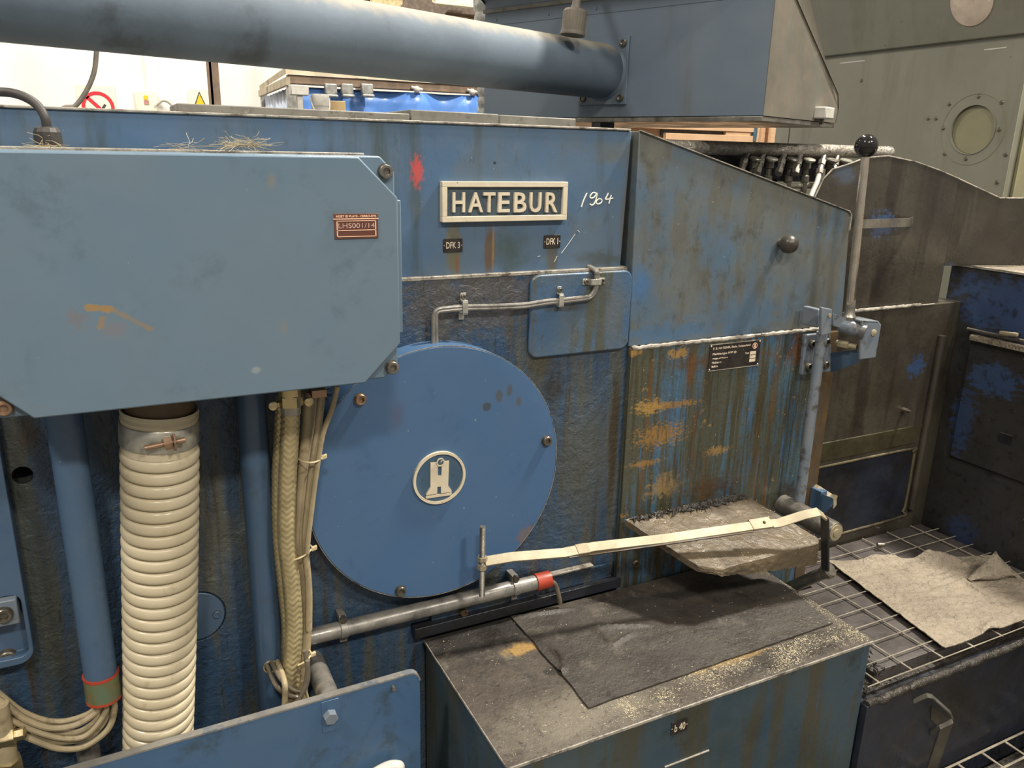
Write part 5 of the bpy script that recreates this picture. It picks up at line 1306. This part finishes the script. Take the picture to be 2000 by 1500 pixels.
# flange
fa = atn(1232, 70, te, nrm); fb_ = atn(1132, 206, te, nrm)
fw = (V((fa.x, fa.y, 0)) - V((fb_.x, fb_.y, 0)))
fc = (fa + fb_) / 2
fl_ = MB().obox(V((fc.x, fc.y, fc.z)) - tdir * .003, fw / 2, tdir * .003, V((0, 0, (fa.z - fb_.z) / 2))).build('flange', M['hood'], HD, .001)
for sx in (-.8, .8):
    for sz in (-.8, .8):
        p = fc + fw / 2 * sx + V((0, 0, (fa.z - fb_.z) / 2 * sz)) - tdir * .006
        MB().lathe(p, -tdir, [(.0085, 0), (.0085, .004), (.006, .005), (.004, .003), (.0005, .003)], 12).build('flange_bolt', M['bolt'], HD)
# latch on the end
c = atn(1608, 221, c_near - tn_ * .012, fn_)
MB().obox(c - tdir * .0, tdir * .026, tn_ * .016, V((0, 0, .013))).build('latch_block', M['plastic'], HD, .003)
MB().obox(c + V((0, 0, -.017)) - tdir * .004, tdir * .004, tn_ * .004, V((0, 0, .008))).build('latch_pin', M['bolt'], HD)
# feet behind the machine top
for s_ in (.55, .92):
    p = nb + dpt * s_ + tdir * .05
    MB().box((p.x - .02, p.y - .02, TOPZ + .004), (p.x + .02, p.y + .02, HZ0 - .008)).build('foot', M['skirt'], HD)
TU = thing('extraction_tube', te, 'long dusty blue tube running overhead into the extraction hood', 'tube')
t0 = V((fc.x, fc.y, 1.783)) - tdir * .004
axisz = (atn(1205, 92, te, nrm).z + atn(1180, 190, te, nrm).z) / 2
ta_, tb_ = V((-.089, .102, 1.775)), V((.414, .282, 1.776))
dirv = (V((fc.x, fc.y, 1.781)) - ta_).normalized()
MB().cyl(ta_ - dirv * 1.2, V((fc.x, fc.y, 1.781)) - tdir * .004, .0605, 56).build('tube', M['tube'], TU)
MB().lathe(V((fc.x, fc.y, 1.781)) - tdir * .006, -tdir, [(.066, 0), (.064, .003), (.0612, .006)], 56).build('weld_bead', M['hood'], TU)
MB().obox(ta_ - dirv * 1.0 + V((0, .0, -.42)), (.03, 0, 0), (0, .03, 0), (0, 0, .365)).build('support_post', M['hood'], TU, .002)
MB().obox(ta_ - dirv * 1.0 + V((0, .0, -1.28)), (.03, 0, 0), (0, .03, 0), (0, 0, .495)).build('support_post', M['hood'], TU, .002)

# ribbed cap hanging in front of the hood
lc = V((.93, .30, 0)); lc = atn(1122, 38, (1.0, .42, 1.9), V((0, 1, 0)))
RC = thing('ribbed_nozzle', lc, 'grey ribbed cylindrical cap hanging on a rod from hood', 'nozzle')
ax = V((.10, 0, 1)).normalized()
sc_ = .0245
m = MB(); segs = 96; prf = [(.98, -.028), (1.0, -.026), (1.0, .014), (.9, .019), (.45, .022), (.36, .030), (.36, .05)]
a1 = ax.orthogonal().normalized(); b1 = ax.cross(a1); vs = []; fs = []
for r, t in prf:
    for i in range(segs):
        an = 2 * pi * i / segs; rr = r * sc_ * (1 + (.045 if (i // 2) % 2 and -.025 < t < .016 else 0))
        vs.append(lc + ax * t + (a1 * cos(an) + b1 * sin(an)) * rr)
for j in range(len(prf) - 1):
    for i in range(segs):
        k = (i + 1) % segs; fs.append((j * segs + i, j * segs + k, (j + 1) * segs + k, (j + 1) * segs + i))
fs.append(tuple(range(segs))[::-1])
m.add(vs, fs).build('ribbed_cap', M['lampgrey'], RC, smooth=25)
MB().lathe(lc, ax, [(sc_ * 1.05, -.031), (sc_ * 1.07, -.028), (sc_ * 1.05, -.024), (sc_ * .9, -.024)], 40).build('bottom_ring', M['lampgrey'], RC)
e0 = lc + ax * .045
MB().tube(spline([e0, e0 + V((.004, 0, .06)), e0 + V((.03, .06, .11)), e0 + V((.12, .16, .12))], 8), .0085, 12).build('rod', M['lampgrey'], RC)

# ------------------------------------------------------------------ background: wall fittings
def sign_ns():
    c = at(196, 205, y=5.985); r = (at(213, 205, y=5.985).x - at(169, 205, y=5.985).x) / 2 * 1.0
    T = thing('no_smoking_sign', c, 'round red no-smoking sign on cream board on white wall', 'sign')
    c = V((at(191, 200, y=5.985).x, 5.985, at(191, 209, y=5.985).z)); r = .112
    MB().box((c.x - .135, 5.985, c.z - .16), (c.x + .125, 6.0, c.z + .155)).build('board', M['signwhite'], T)
    MB().ring(c, (0, -1, 0), r * .78, r, .003, 48).build('red_ring', M['signred'], T)
    MB().strip([c + V((-r * .62, -.002, r * .62)), c + V((r * .62, -.002, -r * .62))], V((.009, 0, .009)), .001).build('red_bar', M['signred'], T)
    MB().strip([c + V((.015, -.0015, -.03)), c + V((.05, -.0015, .02))], V((.007, 0, -.005)), .001).build('cigarette', M['blackrub'], T)
sign_ns()
c = V((at(391, 205, y=5.985).x, 5.985, at(391, 208, y=5.985).z))
T = thing('warning_sign', c, 'yellow triangular warning sign on cream board beside brown post', 'sign')
MB().box((c.x - .085, 5.985, c.z - .12), (c.x + .075, 6.0, c.z + .125)).build('board', M['signwhite'], T)
MB().prism([c + V(q) for q in ((-.065, -.004, -.045), (.065, -.004, -.045), (0, -.004, .115))], (0, .003, 0)).build('black_triangle', M['blackrub'], T)
MB().prism([c + V(q) for q in ((-.052, -.006, -.036), (.052, -.006, -.036), (0, -.006, .096))], (0, .002, 0)).build('yellow_triangle', M['signyellow'], T)
c = V((at(287, 202, y=5.95).x, 5.95, at(287, 200, y=5.95).z))
T = thing('wall_socket', c, 'white wall socket box with yellow label on white wall', 'socket')
MB().box((c.x - .08, 5.95, c.z - .10), (c.x + .08, 6.0, c.z + .085)).build('housing', M['signwhite'], T, .01)
MB().box((c.x - .02, 5.946, c.z + .02), (c.x + .01, 5.95, c.z + .05)).build('yellow_label', M['signyellow'], T)
MB().box((c.x - .02, 5.946, c.z - .015), (c.x + .015, 5.95, c.z + .015)).build('red_label', flat('faded_red', (0.5, 0.25, 0.2), .5), T)
MB().tube(spline([c + V((.06, -.02, -.02)), c + V((.12, -.03, .02)), c + V((.18, -.03, -.02)), c + V((.2, -.03, -.12)), c + V((.2, -.02, -.3))], 6), .012, 8).build('lead', M['plastic'], T)
a, b = at(402, 115, y=4.0), at(431, 205, y=4.0); pxm = (at(402, 115, y=4).x + at(425, 115, y=4).x) / 2; w = (at(425, 115, y=4).x - at(402, 115, y=4).x) / 2
PO = thing('steel_post', (pxm, 4.0, 0), 'rusty brown steel post standing before the white wall', 'post')
MB().box((pxm - w, 4.0, 0), (pxm - w * .2, 4.012, 4.5)).box((pxm - w * .2 - .012, 4.0, 0), (pxm - w * .2, 4.06, 4.5)).build('web', M['polebrown'], PO)
MB().box((pxm - w * .2, 3.99, 0), (pxm + w, 4.05, 4.5)).build('flange', M['polebrown'], PO)
pts = [at(205, -60, y=2.2), at(196, 40, y=2.2), at(189, 97, y=2.2), at(184, 140, y=2.2), at(170, 175, y=2.2), at(148, 206, y=2.2), at(110, 235, y=2.2)]
pts = [V((pts[0].x + .1, 2.2, 4.5))] + pts + [V((pts[-1].x - .1, 2.2, 1.3)), V((pts[-1].x - .12, 2.2, .4)), V((pts[-1].x - .1, 2.2, .0))]
o = MB().tube(spline(pts, 8), .0085, 10).build('hanging_cable', M['lampgrey']); tag(o, 'grey cable hanging in a curve before the white wall', 'cable')

# ------------------------------------------------------------------ background: tarpaulin booth
Yb = 3.0
bx0, bx1 = at(562, 180, y=Yb).x, at(944, 180, y=Yb).x
BT = thing('tarpaulin_booth', ((bx0 + bx1) / 2, Yb + .5, 0), 'booth with bright blue tarpaulin curtain and dusty sloping roof', 'booth')
ez0 = at(590, 163, y=Yb).z; ez1 = at(944, 178, y=Yb).z; ez = (ez0 + ez1) / 2
# tarp with folds
m = MB(); vs = []; fs = []; nx_, nz_ = 90, 8
for i in range(nx_ + 1):
    t = i / nx_; x = bx0 + .06 + (bx1 - bx0 - .06) * t
    for j in range(nz_ + 1):
        z = ez - .02 - (1.5) * (j / nz_) ** 1.5
        k1 = math.exp(-((x - at(814, 190, y=Yb).x) / .12) ** 2) + math.exp(-((x - at(922, 190, y=Yb).x) / .1) ** 2)
        vs.append(V((x, Yb + .03 + .02 * sin(x * 24) * (.3 + j / nz_) - .04 * k1 * (1 - j / nz_), z)))
for i in range(nx_):
    for j in range(nz_): fs.append((i * (nz_ + 1) + j, i * (nz_ + 1) + j + 1, (i + 1) * (nz_ + 1) + j + 1, (i + 1) * (nz_ + 1) + j))
o = m.add(vs, fs).build('blue_tarpaulin', M['tarp'], BT, smooth=80); o.modifiers.new('thick', 'SOLIDIFY').thickness = .004
MB().box((bx0, Yb - .02, ez - .012), (bx1, Yb + .02, ez + .03)).build('eave_rail', M['polebrown'], BT, .004)
yfar_ = Yb + 1.6; xl = at(508, 187, y=yfar_).x
# dusty roof, higher at the back
q = [V((bx0 - .01, Yb - .03, ez + .03)), V((bx1, Yb - .03, ez + .03)), V((bx1, yfar_, ez + .55)), V((bx0 - .01, yfar_, ez + .55))]
e2 = at(508, 183, y=yfar_)
rf_ = [V((bx0 - .01, Yb - .03, ez + .03)), V((bx1, Yb - .03, ez + .03)), V((bx1, Yb + .55, ez + .26)), V((at(570, 133, y=Yb + .55).x, Yb + .55, at(570, 133, y=Yb + .55).z))]
MB().prism(rf_, (0, .01, .03)).build('roof_sheet', M['dustroof'], BT)
lft = [V((bx0 - .01, Yb - .03, ez + .03)), rf_[3], V((xl, yfar_, e2.z + .02))]
MB().prism(lft, (0, .01, .03)).build('roof_side', M['dustroof'], BT)
MB().strip([V((bx0, Yb - .02, ez)), V((xl, yfar_, e2.z - .0))], (0, 0, .018), .01).build('side_rail', M['dustroof'], BT)
m = MB(); vs = []; fs = []
for i in range(41):
    t = i / 40; x = bx0 + (xl - bx0) * t; y = Yb + (yfar_ - Yb) * t
    for j in (0, 1): vs.append(V((x + .03 + .006 * sin(t * 60), y, (ez if t < .5 else ez) + (e2.z - ez) * t - .022 - 1.6 * j)))
for i in range(40): fs.append((i * 2, i * 2 + 1, i * 2 + 3, i * 2 + 2))
o = m.add(vs, fs).build('pale_side_curtain', M['curtain'], BT, smooth=80); o.modifiers.new('thick', 'SOLIDIFY').thickness = .004
for x in (bx0 + .02, bx1 - .02):
    MB().box((x - .02, Yb, 0), (x + .02, Yb + .04, ez)).build('booth_post', M['duct'], BT)
MB().box((xl, yfar_ - .04, 0), (xl + .04, yfar_, e2.z)).build('booth_post', M['duct'], BT)
for u in (645, 677, 716): 
    p = at(u, 172, y=Yb - .03); hk = MB().box((p.x - .03, Yb - .05, p.z - .03), (p.x + .03, Yb - .02, p.z + .02)).box((p.x - .03, Yb - .07, p.z - .045), (p.x + .03, Yb - .02, p.z - .03))
    hk.build('hook', M['duct'], BT, .006)
for u, v in ((814, 175), (922, 180)):
    p = at(u, v, y=Yb - .03); MB().sphere(p, .018, 12, 8).cyl(p + V((-.03, 0, .01)), p + V((.03, 0, .0)), .008, 8).build('rope_knot', M['plastic'], BT)
# stack of things inside its corner
z0b = at(620, 216, y=Yb - .12).z - .12
SH = thing('shelf_stand', (at(610, 200, y=Yb - .12).x, Yb - .12, 0), 'grey shelf stand holding the bucket before the tarpaulin booth', 'stand')
xa_, xb_ = at(566, 200, y=Yb - .12).x, at(680, 200, y=Yb - .12).x
MB().box((xa_, Yb - .25, z0b - .04), (xb_, Yb - .05, z0b)).build('shelf', M['duct'], SH, .004)
for x in (xa_ + .02, xb_ - .02): MB().box((x - .02, Yb - .17, 0), (x + .02, Yb - .13, z0b - .04)).build('leg', M['duct'], SH)
p = at(580, 184, y=Yb - .12); MB().box((p.x - .035, Yb - .16, at(570, 186, y=Yb - .12).z), (p.x + .048, Yb - .10, at(570, 166, y=Yb - .12).z)).build('bracket', M['plastic'], SH, .004)
p = at(584, 200, y=Yb - .12); MB().box((p.x - .012, Yb - .15, z0b), (p.x + .012, Yb - .12, at(584, 184, y=Yb - .12).z)).build('upright', M['plastic'], SH)
bc = at(623, 216, y=Yb - .12); br_ = (at(640, 200, y=Yb - .12).x - at(606, 200, y=Yb - .12).x) / 2; bh = at(623, 185, y=Yb - .12).z - z0b
BK = thing('plastic_bucket', (bc.x, Yb - .15, z0b), 'grey-white plastic bucket standing before the blue tarpaulin', 'bucket')
MB().lathe((bc.x, Yb - .15, z0b), (0, 0, 1), [(br_ * .86, 0), (br_ * .98, bh * .72), (br_ * 1.02, bh * .73), (br_ * 1.04, bh * .95), (br_ * .96, bh), (br_ * .93, bh), (br_ * .8, .01)], 32).build('pail', M['plastic'], BK)
MB().tube([V((bc.x + br_ * 1.05 * cos(a), Yb - .15 - br_ * 1.05 * abs(sin(a)), z0b + bh * .9 - .09 * sin(a))) for a in [pi * i / 20 for i in range(21)]], .004, 6).build('bail_handle', M['plastic'], BK)
p0, p1 = at(642, 218, y=Yb - .14), at(674, 198, y=Yb - .14)
o = MB().box((p0.x, Yb - .15, z0b), (p1.x, Yb - .13, p1.z)).build('board_offcut', M['wood2'], None, .003); tag(o, 'small brown board offcut standing beside the plastic bucket', 'board')

# ------------------------------------------------------------------ background: racking, duct, crates
Yr = 4.2
RK = thing('storage_rack', (2.9, Yr, 0), 'brown storage rack with beams and hanging tan sheets', 'rack')
def rk(u0, v0, u1, v1, y, mat, nm, d=.05):
    a, b = at(u0, v1, y=y), at(u1, v0, y=y)
    return MB().box((a.x, y, a.z), (b.x, y + d, b.z)).build(nm, mat, RK, .004)
rk(690, -60, 1000, 6, Yr, M['rack'], 'beam', .1); rk(690, 12, 960, 20, Yr + .2, M['rack'], 'beam', .1)
rk(726, -40, 786, 30, Yr - .1, flat('tan_sheet', (0.55, 0.44, 0.23), .6), 'tan_sheet', .03)
rk(850, -2, 925, 7, Yr - .15, flat('cream_lamp', (0.85, 0.78, 0.58), .5), 'lamp_strip', .06)
rk(835, 17, 905, 60, Yr + .1, flat('cream_sheet', (0.80, 0.70, 0.50), .6), 'cream_sheet', .02); rk(905, 22, 930, 60, Yr + .1, flat('tan_sheet_b', (0.62, 0.48, 0.27), .6), 'tan_sheet', .02)
rk(780, -20, 1000, 70, Yr + .35, M['rack'], 'rear_panel', .02); rk(860, 14, 902, 24, Yr + .02, M['duct'], 'bracket', .05)
MB().strip([at(792, 0, y=Yr - .2), at(862, 36, y=Yr - .2)], V((.04, 0, .05)), .01).build('diagonal_brace', M['rack'], RK)
rk(990, -40, 1150, 16, Yr + .2, M['rack'], 'rear_panel', .02); rk(1066, -10, 1095, 8, Yr - .1, M['teal'], 'teal_box', .1); rk(1100, -10, 1135, 6, Yr - .1, flat('tan_c', (0.6, 0.45, 0.25), .6), 'tan_sheet', .05)
for u in (700, 1140):
    p = at(u, 0, y=Yr + .25); MB().box((p.x - .03, Yr + .22, 0), (p.x + .03, Yr + .28, 2.9)).build('upright', M['rack'], RK)
# corrugated duct
DU = thing('corrugated_duct', (at(960, 20, y=2.0).x, 2.0, 1.9), 'grey corrugated metal duct rising behind the extraction hood', 'duct')
dc = at(962, 40, y=2.0); r_ = (at(995, 20, y=2.0).x - at(930, 20, y=2.0).x) / 2
pr = []; z = -.6
while z < .5: pr += [(r_ * .93, z), (r_, z + .012), (r_, z + .03), (r_ * .93, z + .042)]; z += .045
MB().lathe(dc, (-.06, 0, 1), pr, 40).build('duct_wall', M['duct'], DU, smooth=60)
MB().strip([dc + V((.08, -r_, -.1)), dc + V((.13, -r_ - .02, .3))], (.012, 0, 0), .006).build('stay', M['steel'], DU)
MB().cyl((dc.x + .03, dc.y, 0), (dc.x + .03, dc.y, dc.z - .58), r_ * .7, 24).build('stand_pipe', M['duct'], DU)
# wooden crate seen below the hood
Yw = 3.4
CR = thing('wooden_crate', (at(1340, 260, y=Yw).x, Yw + .2, 0), 'pale plywood crate with dark slot behind the sloping door', 'crate')
def ck(u0, v0, u1, v1, y, mat, nm, d=.03):
    a, b = at(u0, v1, y=y), at(u1, v0, y=y); return MB().box((a.x, y, a.z), (b.x, y + d, b.z)).build(nm, mat, CR, .003)
ck(1135, 180, 1535, 400, Yw + .06, M['wood'], 'back_board')
ck(1150, 222, 1235, 246, Yw, flat('orange_board', (0.50, 0.25, 0.13), .6), 'orange_board')
ck(1292, 250, 1417, 265, Yw + .04, flat('slot_grey', (0.06, 0.07, 0.06), .5), 'slot', .02)
ck(1300, 266, 1480, 286, Yw, M['wood'], 'plank', .04); ck(1225, 240, 1480, 249, Yw, M['wood'], 'plank', .04); ck(1418, 244, 1468, 266, Yw + .01, M['wood'], 'plank', .04)
ck(1472, 242, 1481, 276, Yw - .01, flat('blue_strip', (0.06, 0.12, 0.16), .5), 'blue_post', .03)
ck(1484, 200, 1496, 300, Yw - .02, M['wood'], 'batten'); ck(1500, 200, 1530, 320, Yw - .02, M['wood'], 'batten')
a, b = at(1135, 400, y=Yw), at(1535, 400, y=Yw)
MB().box((a.x, Yw + .05, 0), (b.x, Yw + .9, a.z + .05)).build('crate_body', M['wood'], CR, .004)
